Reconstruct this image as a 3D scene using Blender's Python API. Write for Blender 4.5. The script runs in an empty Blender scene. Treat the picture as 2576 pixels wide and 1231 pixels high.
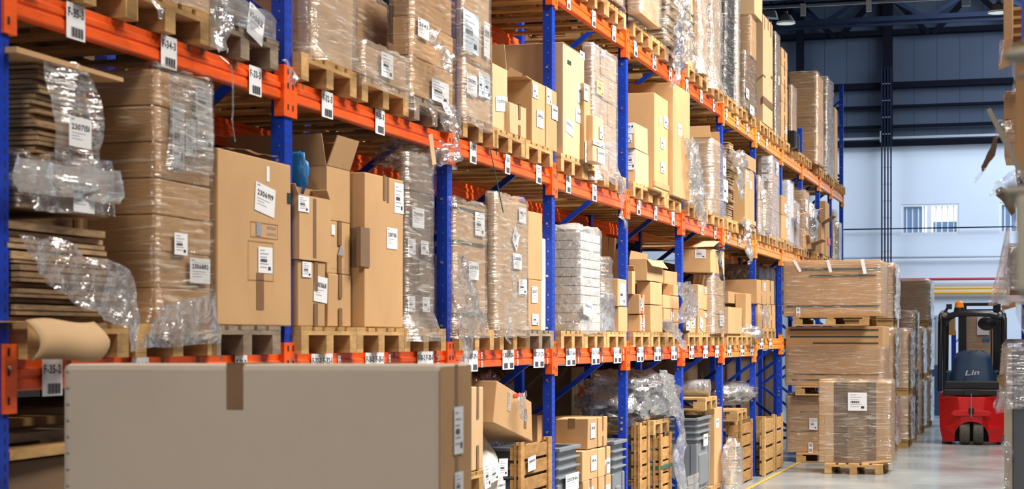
import bpy, math, random
from mathutils import Vector, Matrix, noise
R = random.Random(7)
scene = bpy.context.scene
COL = scene.collection

# ---------------------------------------------------------------- camera (lens in pixels of a 2576 px wide frame)
FL, CX, VX, HY, EYE = 4550.0, 1288.0, 2610.0, 853.0, 1.90
YAW = math.atan((VX - CX) / FL)
SA, CA, TA = math.sin(YAW), math.cos(YAW), math.tan(YAW)
cam = bpy.data.objects.new('camera', bpy.data.cameras.new('camera'))
COL.objects.link(cam); scene.camera = cam
cam.location = (0, 0, EYE); cam.rotation_euler = (math.pi / 2, 0, YAW)
cam.data.sensor_width = 36; cam.data.sensor_fit = 'HORIZONTAL'
cam.data.lens = FL / 2576 * 36
cam.data.shift_y = (HY - 615.5) / 2576
cam.data.clip_start = .05; cam.data.clip_end = 300
cam.data.dof.use_dof = True; cam.data.dof.focus_distance = 17.0; cam.data.dof.aperture_fstop = 4.5

# ---------------------------------------------------------------- world, lights, exposure
w = bpy.data.worlds.new('world'); scene.world = w; w.use_nodes = True
bg = w.node_tree.nodes['Background']; bg.inputs[0].default_value = (.62, .76, 1, 1); bg.inputs[1].default_value = .28
scene.view_settings.view_transform = 'Standard'; scene.view_settings.look = 'None'
scene.view_settings.gamma = 1; scene.view_settings.use_curve_mapping = False
scene.view_settings.exposure = 0.0

def area(name, loc, sx, sy, power, col, aim=None):
    d = bpy.data.lights.new(name, 'AREA'); d.shape = 'RECTANGLE'; d.size = sx; d.size_y = sy
    d.energy = power; d.color = col
    o = bpy.data.objects.new(name, d); COL.objects.link(o); o.location = loc
    if aim: o.rotation_euler = (Vector(aim) - Vector(loc)).to_track_quat('-Z', 'Y').to_euler()
    return o
WARM = (1, .90, .78); COOL = (.72, .84, 1); MILD = (1, .94, .86)
area('fill_light', (-1.2, -3, 7.5), 1.5, 1.5, 60, WARM, (-2.6, 6, 1.2)).data.spread = math.radians(60)  # unseen fill added behind the camera to brighten the pale foreground box
for (y, p, cc) in ((7.0, 140, WARM), (11.0, 240, WARM), (15.5, 680, MILD), (20.5, 560, MILD), (26.0, 430, MILD), (31.5, 290, MILD)):
    area('fill_light', (1.2, y, 9.2), 1.2, 2.4, p, cc, (-3.4, y + .3, 2)).data.spread = math.radians(110)  # unseen area lights added above the right-hand rack, aimed at the load fronts
area('daylight_fill', (2.0, 43, 9.6), 7, 7, 1500, COOL, (-1, 46, 2))  # unseen area lights added under the closed roof for cool daylight
area('daylight_fill', (-9.0, 44, 9.6), 3, 6, 500, COOL, (-9, 46, 0))
area('daylight_fill', (4.0, 12, 9.6), 4, 20, 300, COOL, (-1, 14, 1))  # added cool fill along the aisle, no opening above it

# ---------------------------------------------------------------- from photo pixels to places in the hall
def ray(px, py=HY):
    u = (px - CX) / FL
    return Vector((-SA + CA * u, CA + SA * u, (HY - py) / FL))
def onX(px, py, X): d = ray(px, py); k = X / d.x; return Vector((X, d.y * k, EYE + d.z * k))
def onY(px, py, Y): d = ray(px, py); k = Y / d.y; return Vector((d.x * k, Y, EYE + d.z * k))
def onZ(px, py, Z=0): d = ray(px, py); k = (Z - EYE) / d.z; return Vector((d.x * k, d.y * k, Z))
def YX(px, X): return onX(px, HY, X).y
def ZX(px, py, X): return onX(px, py, X).z

# ---------------------------------------------------------------- materials
def mat(name, col=(.5, .5, .5), rough=.6, metal=0, vary=0, nz=None, bump=0, spec=.5, emit=None, fn=None):
    m = bpy.data.materials.new(name); m.use_nodes = True
    nt = m.node_tree; n = nt.nodes; l = nt.links; b = n['Principled BSDF']
    b.inputs['Base Color'].default_value = (*col, 1); b.inputs['Roughness'].default_value = rough
    b.inputs['Metallic'].default_value = metal; b.inputs['Specular IOR Level'].default_value = spec
    if emit: b.inputs['Emission Color'].default_value = (*emit[0], 1); b.inputs['Emission Strength'].default_value = emit[1]
    src = None
    if nz:      # (scale vector, contrast)
        tc = n.new('ShaderNodeTexCoord'); mp = n.new('ShaderNodeMapping'); mp.inputs['Scale'].default_value = nz[0]
        l.new(tc.outputs['Object'], mp.inputs[0])
        no = n.new('ShaderNodeTexNoise'); no.inputs['Scale'].default_value = 1; no.inputs['Detail'].default_value = 5
        no.inputs['Roughness'].default_value = .6; l.new(mp.outputs[0], no.inputs['Vector'])
        mr = n.new('ShaderNodeMapRange'); mr.inputs[1].default_value = .3; mr.inputs[2].default_value = .7
        mr.inputs[3].default_value = 1 - nz[1]; mr.inputs[4].default_value = 1 + nz[1]
        l.new(no.outputs[0], mr.inputs[0]); src = mr.outputs[0]
        if bump:
            bp = n.new('ShaderNodeBump'); bp.inputs['Strength'].default_value = bump; bp.inputs['Distance'].default_value = .01
            l.new(no.outputs[0], bp.inputs['Height']); l.new(bp.outputs[0], b.inputs['Normal'])
    if vary:
        oi = n.new('ShaderNodeObjectInfo'); mr2 = n.new('ShaderNodeMapRange')
        mr2.inputs[3].default_value = 1 - vary; mr2.inputs[4].default_value = 1 + vary
        l.new(oi.outputs['Random'], mr2.inputs[0])
        if src:
            mm = n.new('ShaderNodeMath'); mm.operation = 'MULTIPLY'; l.new(src, mm.inputs[0]); l.new(mr2.outputs[0], mm.inputs[1]); src = mm.outputs[0]
        else: src = mr2.outputs[0]
    if src:
        mx = n.new('ShaderNodeVectorMath'); mx.operation = 'SCALE'; mx.inputs[0].default_value = col
        l.new(src, mx.inputs['Scale']); l.new(mx.outputs[0], b.inputs['Base Color'])
    if fn: fn(m, n, l, b)
    return m

def film_mat(name, tint, cover, painted_glint, rough=.12, scale=(3, 3, 22), bumpd=.02, gloss=.15):
    m = bpy.data.materials.new(name); m.use_nodes = True
    nt = m.node_tree; n = nt.nodes; l = nt.links; n.clear()
    out = n.new('ShaderNodeOutputMaterial'); tc = n.new('ShaderNodeTexCoord')
    mp = n.new('ShaderNodeMapping'); mp.inputs['Scale'].default_value = scale; mp.inputs['Rotation'].default_value = (.35, .25, 0)
    l.new(tc.outputs['Object'], mp.inputs[0])
    no = n.new('ShaderNodeTexNoise'); no.inputs['Scale'].default_value = 1; no.inputs['Detail'].default_value = 4
    no.inputs['Distortion'].default_value = .7
    l.new(mp.outputs[0], no.inputs['Vector'])
    n2 = n.new('ShaderNodeTexNoise'); n2.inputs['Scale'].default_value = 3.2; n2.inputs['Detail'].default_value = 3; l.new(tc.outputs['Object'], n2.inputs['Vector'])
    bp = n.new('ShaderNodeBump'); bp.inputs['Strength'].default_value = .9; bp.inputs['Distance'].default_value = bumpd; l.new(no.outputs[0], bp.inputs['Height'])
    mr = n.new('ShaderNodeMapRange'); mr.inputs[1].default_value = .55; mr.inputs[2].default_value = .68; mr.inputs[3].default_value = 0; mr.inputs[4].default_value = painted_glint  # bright streaks painted into the film colour as highlights
    l.new(no.outputs[0], mr.inputs[0])
    m2 = n.new('ShaderNodeMapRange'); m2.inputs[1].default_value = .35; m2.inputs[2].default_value = .7; m2.inputs[3].default_value = cover * .5; m2.inputs[4].default_value = cover * 1.5
    l.new(n2.outputs[0], m2.inputs[0])
    ad = n.new('ShaderNodeMath'); ad.operation = 'ADD'; ad.use_clamp = True; l.new(mr.outputs[0], ad.inputs[0]); l.new(m2.outputs[0], ad.inputs[1])
    tr = n.new('ShaderNodeBsdfTransparent'); tr.inputs[0].default_value = (.97, .97, .97, 1)
    df = n.new('ShaderNodeBsdfPrincipled'); df.inputs['Base Color'].default_value = (*tint, 1); df.inputs['Roughness'].default_value = rough
    df.inputs['Specular IOR Level'].default_value = .9; l.new(bp.outputs[0], df.inputs['Normal'])
    mx = n.new('ShaderNodeMixShader'); l.new(ad.outputs[0], mx.inputs[0]); l.new(tr.outputs[0], mx.inputs[1]); l.new(df.outputs[0], mx.inputs[2])
    gl = n.new('ShaderNodeBsdfGlossy'); gl.inputs['Roughness'].default_value = rough; gl.inputs[0].default_value = (1, 1, 1, 1); l.new(bp.outputs[0], gl.inputs['Normal'])
    fr = n.new('ShaderNodeLayerWeight'); fr.inputs[0].default_value = .25; l.new(bp.outputs[0], fr.inputs['Normal'])
    fm = n.new('ShaderNodeMath'); fm.operation = 'MULTIPLY_ADD'; fm.inputs[1].default_value = .3; fm.inputs[2].default_value = gloss; l.new(fr.outputs['Fresnel'], fm.inputs[0])
    m3 = n.new('ShaderNodeMixShader'); l.new(fm.outputs[0], m3.inputs[0]); l.new(mx.outputs[0], m3.inputs[1]); l.new(gl.outputs[0], m3.inputs[2])
    l.new(m3.outputs[0], out.inputs['Surface'])
    return m

M = {}
M['kraft'] = mat('kraft_cardboard', (.51, .31, .15), .75, vary=.14, nz=((2.2, 2.2, 2.2), .08), bump=.05, spec=.25)
M['kraft_light'] = mat('light_cardboard', (.58, .39, .215), .75, vary=.1, nz=((2.2, 2.2, 2.2), .06), bump=.05, spec=.25)
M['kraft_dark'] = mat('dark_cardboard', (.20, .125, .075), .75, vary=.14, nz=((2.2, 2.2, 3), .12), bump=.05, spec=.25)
M['pale'] = mat('pale_cardboard', (.57, .475, .38), .7, nz=((3, 3, 3), .03), spec=.3)
M['sheets'] = mat('corrugated_edges', (.38, .25, .14), .85, vary=.15, nz=((12, 12, 60), .35), bump=.5, spec=.2)
M['fold'] = mat('cut_board_edge', (.24, .14, .07), .85)
M['wood'] = mat('pallet_wood', (.47, .285, .115), .75, vary=.22, nz=((9, 9, 30), .22), bump=.2, spec=.25)
M['wood_old'] = mat('weathered_wood', (.27, .21, .15), .85, vary=.15, nz=((9, 9, 30), .25), bump=.2, spec=.2)
M['wood_crate'] = mat('crate_wood', (.40, .215, .075), .75, vary=.18, nz=((7, 7, 24), .3), bump=.2, spec=.25)
M['wood_end'] = mat('chipboard_block', (.42, .27, .13), .85, vary=.2, nz=((60, 60, 60), .3), bump=.3, spec=.2)
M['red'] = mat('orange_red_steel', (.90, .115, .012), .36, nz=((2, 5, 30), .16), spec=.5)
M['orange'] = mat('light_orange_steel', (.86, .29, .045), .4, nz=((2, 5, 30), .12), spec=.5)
M['blue'] = mat('blue_steel', (.004, .045, .46), .33, nz=((3, 3, 6), .15), spec=.5)
M['hole'] = mat('punched_hole', (.004, .006, .02), .8)
M['zinc'] = mat('zinc_bolt', (.7, .7, .7), .3, metal=.9)
M['paper'] = mat('label_paper', (.82, .83, .85), .6, vary=.04)
M['paper_blue'] = mat('pale_blue_paper', (.55, .66, .75), .6)
M['yellow_paper'] = mat('yellow_paper', (.85, .62, .12), .6)
M['ink'] = mat('ink', (.03, .03, .04), .6)
M['grey_ink'] = mat('grey_ink', (.30, .30, .33), .6)
M['tape'] = mat('brown_tape', (.25, .14, .065), .22, spec=.6, nz=((9, 9, 9), .1))
M['tape_red'] = mat('red_tape', (.65, .05, .02), .35)
M['green'] = mat('green_print', (.008, .035, .028), .6)
M['tapec'] = film_mat('clear_tape', (.85, .83, .78), .3, .2)
M['film'] = film_mat('stretch_film', (.95, .88, .74), .03, .42, scale=(4, 4, 50), bumpd=.025, gloss=.09)
M['film_thick'] = film_mat('thick_stretch_film', (.92, .86, .76), .17, .5, scale=(4, 4, 45), bumpd=.022)
M['film_cool'] = film_mat('cool_stretch_film', (.76, .81, .88), .24, .42, scale=(4, 4, 45), bumpd=.014)
M['film_loose'] = film_mat('crumpled_film', (.86, .85, .83), .26, .4, scale=(14, 14, 14), bumpd=.03)
M['film_milky'] = film_mat('milky_film', (.80, .80, .78), .62, .3)
M['film_dark'] = film_mat('dark_film', (.10, .11, .13), .8, .5, .12, scale=(10, 10, 10), bumpd=.04)
M['film_grey'] = film_mat('grey_film', (.42, .42, .44), .6, .4, .15, scale=(10, 10, 10), bumpd=.04)
M['bag'] = mat('white_bag', (.66, .63, .58), .35, nz=((6, 6, 6), .12), bump=.6, spec=.5)
M['grey_plastic'] = mat('grey_plastic', (.19, .205, .23), .42, nz=((3, 3, 3), .08), spec=.45)
M['tray'] = mat('pale_tray', (.80, .80, .78), .45, vary=.05, nz=((6, 6, 6), .05))
M['white'] = mat('white_plastic', (.85, .86, .88), .35)
M['black'] = mat('black_plastic', (.012, .013, .016), .35, spec=.5)
M['black_matt'] = mat('black_matt', (.018, .018, .022), .7)
M['rubber'] = mat('tyre_rubber', (.10, .085, .07), .85, nz=((20, 20, 20), .2))
M['fork_red'] = mat('forklift_red', (.62, .012, .012), .3, nz=((3, 3, 3), .05), spec=.5)
M['seat_blue'] = mat('blue_seat_cover', (.006, .028, .075), .6, nz=((5, 5, 3), .25), bump=.6)
M['amber'] = mat('amber_lens', (.85, .25, .01), .2)
M['silver'] = mat('silver_print', (.6, .62, .65), .3, metal=.6)
M['strap'] = mat('green_strap', (.03, .10, .07), .4)
M['bluebag'] = mat('blue_plastic', (.03, .22, .55), .35)
M['wall_white'] = mat('white_render', (.74, .79, .86), .85, nz=((.5, .5, .5), .03))
M['shaded_wall'] = mat('shaded_side_wall', (.035, .028, .022), .8)  # wall colour darkened to put shade into the gaps between the racks
M['steel_dark'] = mat('dark_blue_steel', (.010, .016, .036), .8, spec=.15, nz=((1, 1, 1), .15))
M['steel_black'] = mat('black_steel', (.005, .006, .012), .8, spec=.1)
M['pipe'] = mat('galvanised_pipe', (.42, .44, .47), .4, metal=.3)
M['pipe_red'] = mat('red_pipe', (.45, .02, .03), .4)
M['pipe_yellow'] = mat('yellow_pipe', (.80, .42, .03), .4)
M['lamp_shade'] = mat('lamp_shade_grey', (.38, .36, .34), .5)
M['diffuser'] = mat('lamp_diffuser', (.8, .85, .8), .4, emit=((.85, .95, .85), .5))
M['sky_pane'] = mat('bright_window', (.7, .8, .9), .1, emit=((.72, .88, 1), 1.5))
M['shade_pane'] = mat('window_backdrop', (.10, .16, .26), .2, emit=((.25, .40, .62), .35))
M['beige'] = mat('beige_board', (.72, .64, .49), .8)
M['purple'] = mat('purple_cloth', (.06, .05, .18), .8)
M['glassy'] = mat('frosted_glass', (.45, .52, .60), .15)
M['mesh_blue'] = mat('dark_blue_panel', (.025, .055, .11), .6, nz=((40, 40, 40), .4))

def _panel(m, n, l, b):
    tc = n.new('ShaderNodeTexCoord'); sx = n.new('ShaderNodeSeparateXYZ'); l.new(tc.outputs['Object'], sx.inputs[0])
    no = n.new('ShaderNodeTexNoise'); no.inputs['Scale'].default_value = .35; no.inputs['Detail'].default_value = 6; l.new(tc.outputs['Object'], no.inputs['Vector'])
    rp = n.new('ShaderNodeValToRGB'); rp.color_ramp.elements[0].position = .3; rp.color_ramp.elements[0].color = (.042, .058, .094, 1)
    rp.color_ramp.elements[1].position = .72; rp.color_ramp.elements[1].color = (.066, .090, .135, 1)
    l.new(no.outputs[0], rp.inputs[0]); 
    mp = n.new('ShaderNodeMapping'); mp.inputs['Scale'].default_value = (2.5, 1, .25); l.new(tc.outputs['Object'], mp.inputs[0])
    n2 = n.new('ShaderNodeTexNoise'); n2.inputs['Scale'].default_value = 1; n2.inputs['Detail'].default_value = 4; l.new(mp.outputs[0], n2.inputs['Vector'])
    r2 = n.new('ShaderNodeMapRange'); r2.inputs[1].default_value = .6; r2.inputs[2].default_value = .8; r2.inputs[3].default_value = 0; r2.inputs[4].default_value = .55; l.new(n2.outputs[0], r2.inputs[0])
    mx = n.new('ShaderNodeMix'); mx.data_type = 'RGBA'; mx.inputs[7].default_value = (.062, .050, .045, 1)
    l.new(r2.outputs[0], mx.inputs[0]); l.new(rp.outputs[0], mx.inputs[6]); l.new(mx.outputs[2], b.inputs['Base Color'])
M['panel'] = mat('blue_grey_cladding', (.1, .14, .2), .7, fn=_panel)
def _floor(m, n, l, b):
    tc = n.new('ShaderNodeTexCoord')
    no = n.new('ShaderNodeTexNoise'); no.inputs['Scale'].default_value = .9; no.inputs['Detail'].default_value = 8; l.new(tc.outputs['Object'], no.inputs['Vector'])
    rp = n.new('ShaderNodeValToRGB'); rp.color_ramp.elements[0].position = .3; rp.color_ramp.elements[0].color = (.245, .27, .275, 1)
    rp.color_ramp.elements[1].position = .75; rp.color_ramp.elements[1].color = (.38, .41, .41, 1)
    l.new(no.outputs[0], rp.inputs[0]); l.new(rp.outputs[0], b.inputs['Base Color'])
    r2 = n.new('ShaderNodeMapRange'); r2.inputs[3].default_value = .10; r2.inputs[4].default_value = .34; l.new(no.outputs[0], r2.inputs[0]); l.new(r2.outputs[0], b.inputs['Roughness'])
M['floor'] = mat('polished_concrete', (.4, .4, .4), .3, fn=_floor, spec=.6)
M['yellow_line'] = mat('yellow_floor_paint', (.55, .38, .06), .5, nz=((6, 6, 6), .3))

# ---------------------------------------------------------------- mesh builder
class MB:
    def __init__(s): s.v = []; s.f = []; s.m = []; s.mats = []
    def mi(s, m):
        if m not in s.mats: s.mats.append(m)
        return s.mats.index(m)
    def poly(s, pts, m='kraft'):
        b = len(s.v); s.v += [tuple(p) for p in pts]; s.f.append(tuple(range(b, b + len(pts)))); s.m.append(s.mi(m)); return s
    def hexa(s, p, m='kraft'):      # 8 corners: bottom 4 then top 4, each in the same turn
        b = len(s.v); s.v += [tuple(q) for q in p]; k = s.mi(m)
        for f in ((3, 2, 1, 0), (4, 5, 6, 7), (0, 1, 5, 4), (1, 2, 6, 5), (2, 3, 7, 6), (3, 0, 4, 7)):
            s.f.append(tuple(b + i for i in f)); s.m.append(k)
        return s
    def box(s, x0, x1, y0, y1, z0, z1, m='kraft', j=0):
        p = [(x0, y0, z0), (x1, y0, z0), (x1, y1, z0), (x0, y1, z0), (x0, y0, z1), (x1, y0, z1), (x1, y1, z1), (x0, y1, z1)]
        if j: p = [tuple(c + R.uniform(-j, j) for c in q) for q in p]
        return s.hexa(p, m)
    def bar(s, a, b, w, h=None, m='blue', up=(0, 0, 1)):
        a = Vector(a); b = Vector(b); h = h or w; d = (b - a).normalized(); u = Vector(up)
        if abs(d.dot(u)) > .98: u = Vector((1, 0, 0))
        sd = d.cross(u).normalized() * w / 2; t = sd.cross(d).normalized() * h / 2
        return s.hexa([a - sd - t, a + sd - t, b + sd - t, b - sd - t, a - sd + t, a + sd + t, b + sd + t, b - sd + t], m)
    def grid(s, P, m, close=False):     # rows of points
        b = len(s.v); nr = len(P); nc = len(P[0]); k = s.mi(m)
        for r in P: s.v += [tuple(q) for q in r]
        for i in range(nr - 1):
            for j in range(nc if close else nc - 1):
                j2 = (j + 1) % nc
                s.f.append((b + i * nc + j, b + i * nc + j2, b + (i + 1) * nc + j2, b + (i + 1) * nc + j)); s.m.append(k)
        return s
    def tube(s, pts, r, m, n=8, caps=True):
        pts = [Vector(p) for p in pts]; rows = []
        for i, p in enumerate(pts):
            d = (pts[min(i + 1, len(pts) - 1)] - pts[max(i - 1, 0)]).normalized()
            u = Vector((0, 0, 1)) if abs(d.z) < .9 else Vector((1, 0, 0))
            a = d.cross(u).normalized(); c = a.cross(d)
            rr = r[i] if isinstance(r, (list, tuple)) else r
            rows.append([p + (a * math.cos(t) + c * math.sin(t)) * rr for t in [2 * math.pi * q / n for q in range(n)]])
        s.grid(rows, m, True)
        if caps: s.poly(rows[0], m); s.poly(rows[-1][::-1], m)
        return s
    def prism(s, prof, axis, a0, a1, m):    # prof: 2D polygon, extruded along 'x' or 'y' or 'z'
        def P(q, a): return {'x': (a, q[0], q[1]), 'y': (q[0], a, q[1]), 'z': (q[0], q[1], a)}[axis]
        A = [P(q, a0) for q in prof]; B = [P(q, a1) for q in prof]; n = len(prof)
        b = len(s.v); s.v += A + B; k = s.mi(m)
        s.f.append(tuple(range(b, b + n))); s.f.append(tuple(range(b + 2 * n - 1, b + n - 1, -1))); s.m += [k, k]
        for i in range(n):
            j = (i + 1) % n; s.f.append((b + i, b + n + i, b + n + j, b + j)); s.m.append(k)
        return s
    def build(s, name, parent=None, origin=None, bevel=0, smooth=False, fix=True):
        me = bpy.data.meshes.new(name)
        if parent is not None: origin = Vector(parent.get('_o', (0, 0, 0)))
        elif origin is None:
            xs = [v[0] for v in s.v]; ys = [v[1] for v in s.v]; zs = [v[2] for v in s.v]
            origin = Vector(((min(xs) + max(xs)) / 2, (min(ys) + max(ys)) / 2, min(zs)))
        origin = Vector(origin)
        me.from_pydata([(v[0] - origin.x, v[1] - origin.y, v[2] - origin.z) for v in s.v], [], s.f)
        for m in s.mats: me.materials.append(M[m])
        me.polygons.foreach_set('material_index', s.m)
        if fix:
            import bmesh
            bm = bmesh.new(); bm.from_mesh(me); bmesh.ops.recalc_face_normals(bm, faces=bm.faces); bm.to_mesh(me); bm.free()
        if smooth: me.polygons.foreach_set('use_smooth', [True] * len(me.polygons))
        me.update()
        o = bpy.data.objects.new(name, me); COL.objects.link(o)
        if parent is not None: o.parent = parent
        else: o.location = origin
        ORG[o.name] = origin
        o['_o'] = tuple(origin)
        if bevel:
            md = o.modifiers.new('bevel', 'BEVEL'); md.width = bevel; md.segments = 2; md.limit_method = 'ANGLE'; md.angle_limit = 1
        return o
ORG = {}
def empty(name, loc):
    o = bpy.data.objects.new(name, None); COL.objects.link(o); o.location = loc; o['_o'] = tuple(loc); o.empty_display_size = .1; return o
def tag(o, label, cat, group=None):
    o['label'] = label; o['category'] = cat
    if group: o['group'] = group
    return o
def struct(o): o['kind'] = 'structure'; return o
def dup(root, loc):
    r = root.copy(); COL.objects.link(r); r.location = loc; r['_o'] = tuple(loc)
    for ch in list(root.children):
        c = ch.copy(); COL.objects.link(c); c.parent = r
        for g in ch.children:
            d = g.copy(); COL.objects.link(d); d.parent = c
    return r

# ---------------------------------------------------------------- lettering (the glyphs become mesh faces of the label they are printed on)
GL = {}
def _glyphs():
    for ch in '0123456789F-/ADPLinbdox':
        cu = bpy.data.curves.new('g', 'FONT'); cu.body = ch; cu.size = 1; cu.resolution_u = 2; cu.offset = .022
        ob = bpy.data.objects.new('g', cu); COL.objects.link(ob)
        bpy.context.view_layer.update(); dg = bpy.context.evaluated_depsgraph_get()
        me = bpy.data.meshes.new_from_object(ob.evaluated_get(dg))
        xs = [v.co.x for v in me.vertices]
        GL[ch] = ([(v.co.x - min(xs), v.co.y) for v in me.vertices], [tuple(p.vertices) for p in me.polygons], max(xs) - min(xs))
        bpy.data.objects.remove(ob); bpy.data.curves.remove(cu); bpy.data.meshes.remove(me)
_glyphs()
def letters(mb, text, P, u0, v0, width, height, m='ink'):      # P(u, v) -> point
    tot = sum(GL[c][2] if c in GL else .3 for c in text) + .09 * (len(text) - 1)
    sx = width / tot; sy = height / .72; x = u0
    for c in text:
        if c in GL:
            vs, fs, wd = GL[c]
            b = len(mb.v); k = mb.mi(m); mb.v += [tuple(P(x + a * sx, v0 + q * sy)) for a, q in vs]
            for f in fs: mb.f.append(tuple(b + i for i in f)); mb.m.append(k)
        else: wd = .3
        x += (wd + .09) * sx
def sheet_label(mb, P, w, h, text, style='num', paper='paper', rot=0):
    """white paper with its print; P(u, v, lift) gives a point, u across 0..w, v up 0..h"""
    ca, sa = math.cos(rot), math.sin(rot)
    def Q(u, v, l=0):
        a, b = u - w / 2, v - h / 2
        return P(w / 2 + a * ca - b * sa, h / 2 + a * sa + b * ca, l)
    mb.poly([Q(0, 0), Q(w, 0), Q(w, h), Q(0, h)], paper)
    I = lambda u, v: Q(u, v, .0012)
    def rect(u0, v0, u1, v1, m='ink'): mb.poly([I(u0, v0), I(u1, v0), I(u1, v1), I(u0, v1)], m)
    def bars(u0, v0, u1, v1):
        n = 13; x = u0
        for i in range(n):
            s = (u1 - u0) / n; rect(x, v0, x + s * (.35 + .3 * ((i * 7) % 3)), v1); x += s
    if style == 'num':
        letters(mb, text, I, w * .10, h * .58, w * .80, h * .19)
        rect(w * .08, h * .9, w * .22, h * .94, 'grey_ink')
        for i, l in enumerate((.8, .45, .6)): rect(w * .1, h * (.46 - i * .1), w * (.1 + .8 * l), h * (.475 - i * .1), 'grey_ink')
    elif style == 'sign':
        letters(mb, text, I, w * .08, h * .62, w * .84, h * .24)
        bars(w * .25, h * .06, w * .92, h * .34)
    elif style == 'doc':
        for i in range(6): rect(w * .12, h * (.86 - i * .13), w * (.45 + .4 * ((i * 5) % 3) / 3), h * (.885 - i * .13), 'grey_ink')
        bars(w * .15, h * .42, w * .62, h * .54)
        rect(w * .68, h * .12, w * .86, h * .25)
    elif style == 'mini':
        rect(w * .15, h * .1, w * .85, h * .4, 'grey_ink'); rect(w * .2, h * .6, w * .8, h * .9, 'grey_ink')
    elif style == 'text':
        letters(mb, text, I, w * .1, h * .45, w * .8, h * .3)

FX = -3.72      # plane of the load fronts, facing the aisle
def lab_front(root, X, px0, py0, px1, py1, text='', style='num', paper='paper', rot=0, name='paper_label', lift=.004):
    A = onX(px0, py0, X); y1 = YX(px1, X); z0 = ZX(px0, py1, X); w = y1 - A.y; h = A.z - z0
    mb = MB(); sheet_label(mb, lambda u, v, l=0: (X + lift + l, A.y + u, z0 + v), w, h, text, style, paper, rot)
    return mb.build(name, root, fix=False)
def lab_side(root, Y, px0, py0, px1, py1, text='', style='num', paper='paper', rot=0, name='paper_label', lift=.004):
    A = onY(px0, py0, Y); B = onY(px1, py1, Y); w = B.x - A.x; h = A.z - B.z
    mb = MB(); sheet_label(mb, lambda u, v, l=0: (A.x + u, Y - lift - l, B.z + v), w, h, text, style, paper, rot)
    return mb.build(name, root, fix=False)

# ---------------------------------------------------------------- builders of goods
def carton(pc, p1, yt, zb, label, p0=None, depth=.5, X=FX, m='kraft', tape=.5, labs=(), slabs=(), open_=0, ztop=None, rot=0, cat='carton', name='carton', group=None, stape=False, zbot_px=None, tilt=None, tapem='tape'):
    """pc, p1: front-face edges in photo px; yt: its top there; zb: height it stands on"""
    y0, y1 = YX(pc, X), YX(p1, X); z1 = ztop if ztop is not None else ZX(pc, yt, X)
    if zbot_px is not None: zb = ZX(pc, zbot_px, X)
    if p0 is not None: depth = max(.12, X - onY(p0, HY, y0).x)
    return carton3(X - depth, X, y0, y1, zb, z1, label, m, tape, labs, slabs, open_, cat, name, group, stape, tilt, tapem)
def carton3(x0, x1, y0, y1, z0, z1, label, m='kraft', tape=.5, labs=(), slabs=(), open_=0, cat='carton', name='carton', group=None, stape=False, tilt=None, tapem='tape'):
    mb = MB(); j = min(.004, (z1 - z0) * .02)
    if open_:
        t = .006
        mb.box(x0, x1, y0, y1, z0, z0 + t, m)
        for b in ((x0, x1, y0, y0 + t), (x0, x1, y1 - t, y1), (x0, x0 + t, y0 + t, y1 - t), (x1 - t, x1, y0 + t, y1 - t)): mb.box(*b, z0 + t, z1, m)
    else: mb.box(x0, x1, y0, y1, z0, z1, m, j)
    o = mb.build(name, bevel=.006 if not open_ else 0)
    tag(o, label, cat, group)
    w = y1 - y0
    if tape and not open_:
        tw = min(.05, w * .16); yc = y0 + w * tape; tm = tapem; e = .0055
        tb = MB(); h = min(.22, (z1 - z0) * .45)
        tb.box(x0 + .02, x1 + e, yc - tw / 2, yc + tw / 2, z1 + .002, z1 + e, tm)
        tb.box(x1 + .002, x1 + e, yc - tw / 2, yc + tw / 2, z1 - h, z1 + e, tm)
        tb.box(x1 + .002, x1 + e, yc - tw / 2, yc + tw / 2, z0 + .002, z0 + h * .8, tm)
        tb.build('tape', o)
    if stape and not open_:
        tb = MB(); xc = (x0 + x1) / 2
        tb.box(xc - .03, xc + .03, y0 - .0055, y0 - .002, z1 - .25 * (z1 - z0) * 1.2, z1 + .003, 'tape'); tb.build('tape', o)
    if open_:
        t = .006; L = min((x1 - x0), w) * .5
        for (k, ang) in zip('FBLR', open_ if isinstance(open_, (list, tuple)) else (60, 40, 50, 20)):
            if ang is None: continue
            a = math.radians(ang); du, dz = L * math.cos(a), L * math.sin(a)     # 90 = straight up, 0 = flat outwards, negative hangs
            fb = MB(); q = .004
            if k == 'F': P = [(x1, y0 + q, z1), (x1, y1 - q, z1), (x1 + du, y1 - q * 3, z1 + dz), (x1 + du, y0 + q * 3, z1 + dz)]; n = Vector((-math.sin(a), 0, math.cos(a)))
            if k == 'B': P = [(x0, y0 + q, z1), (x0, y1 - q, z1), (x0 - du, y1 - q * 3, z1 + dz), (x0 - du, y0 + q * 3, z1 + dz)]; n = Vector((math.sin(a), 0, math.cos(a)))
            if k == 'L': P = [(x0 + q, y0, z1), (x1 - q, y0, z1), (x1 - q * 3, y0 - du, z1 + dz), (x0 + q * 3, y0 - du, z1 + dz)]; n = Vector((0, math.sin(a), math.cos(a)))
            if k == 'R': P = [(x0 + q, y1, z1), (x1 - q, y1, z1), (x1 - q * 3, y1 + du, z1 + dz), (x0 + q * 3, y1 + du, z1 + dz)]; n = Vector((0, -math.sin(a), math.cos(a)))
            P = [Vector(p) for p in P]; fb.hexa([p - n * t / 2 for p in P] + [p + n * t / 2 for p in P], m); fb.build('flap', o)
    for lb in labs: lab_front(o, x1, *lb)
    for lb in slabs: lab_side(o, y0, *lb)
    if tilt: o.rotation_euler = tilt
    return o

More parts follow.
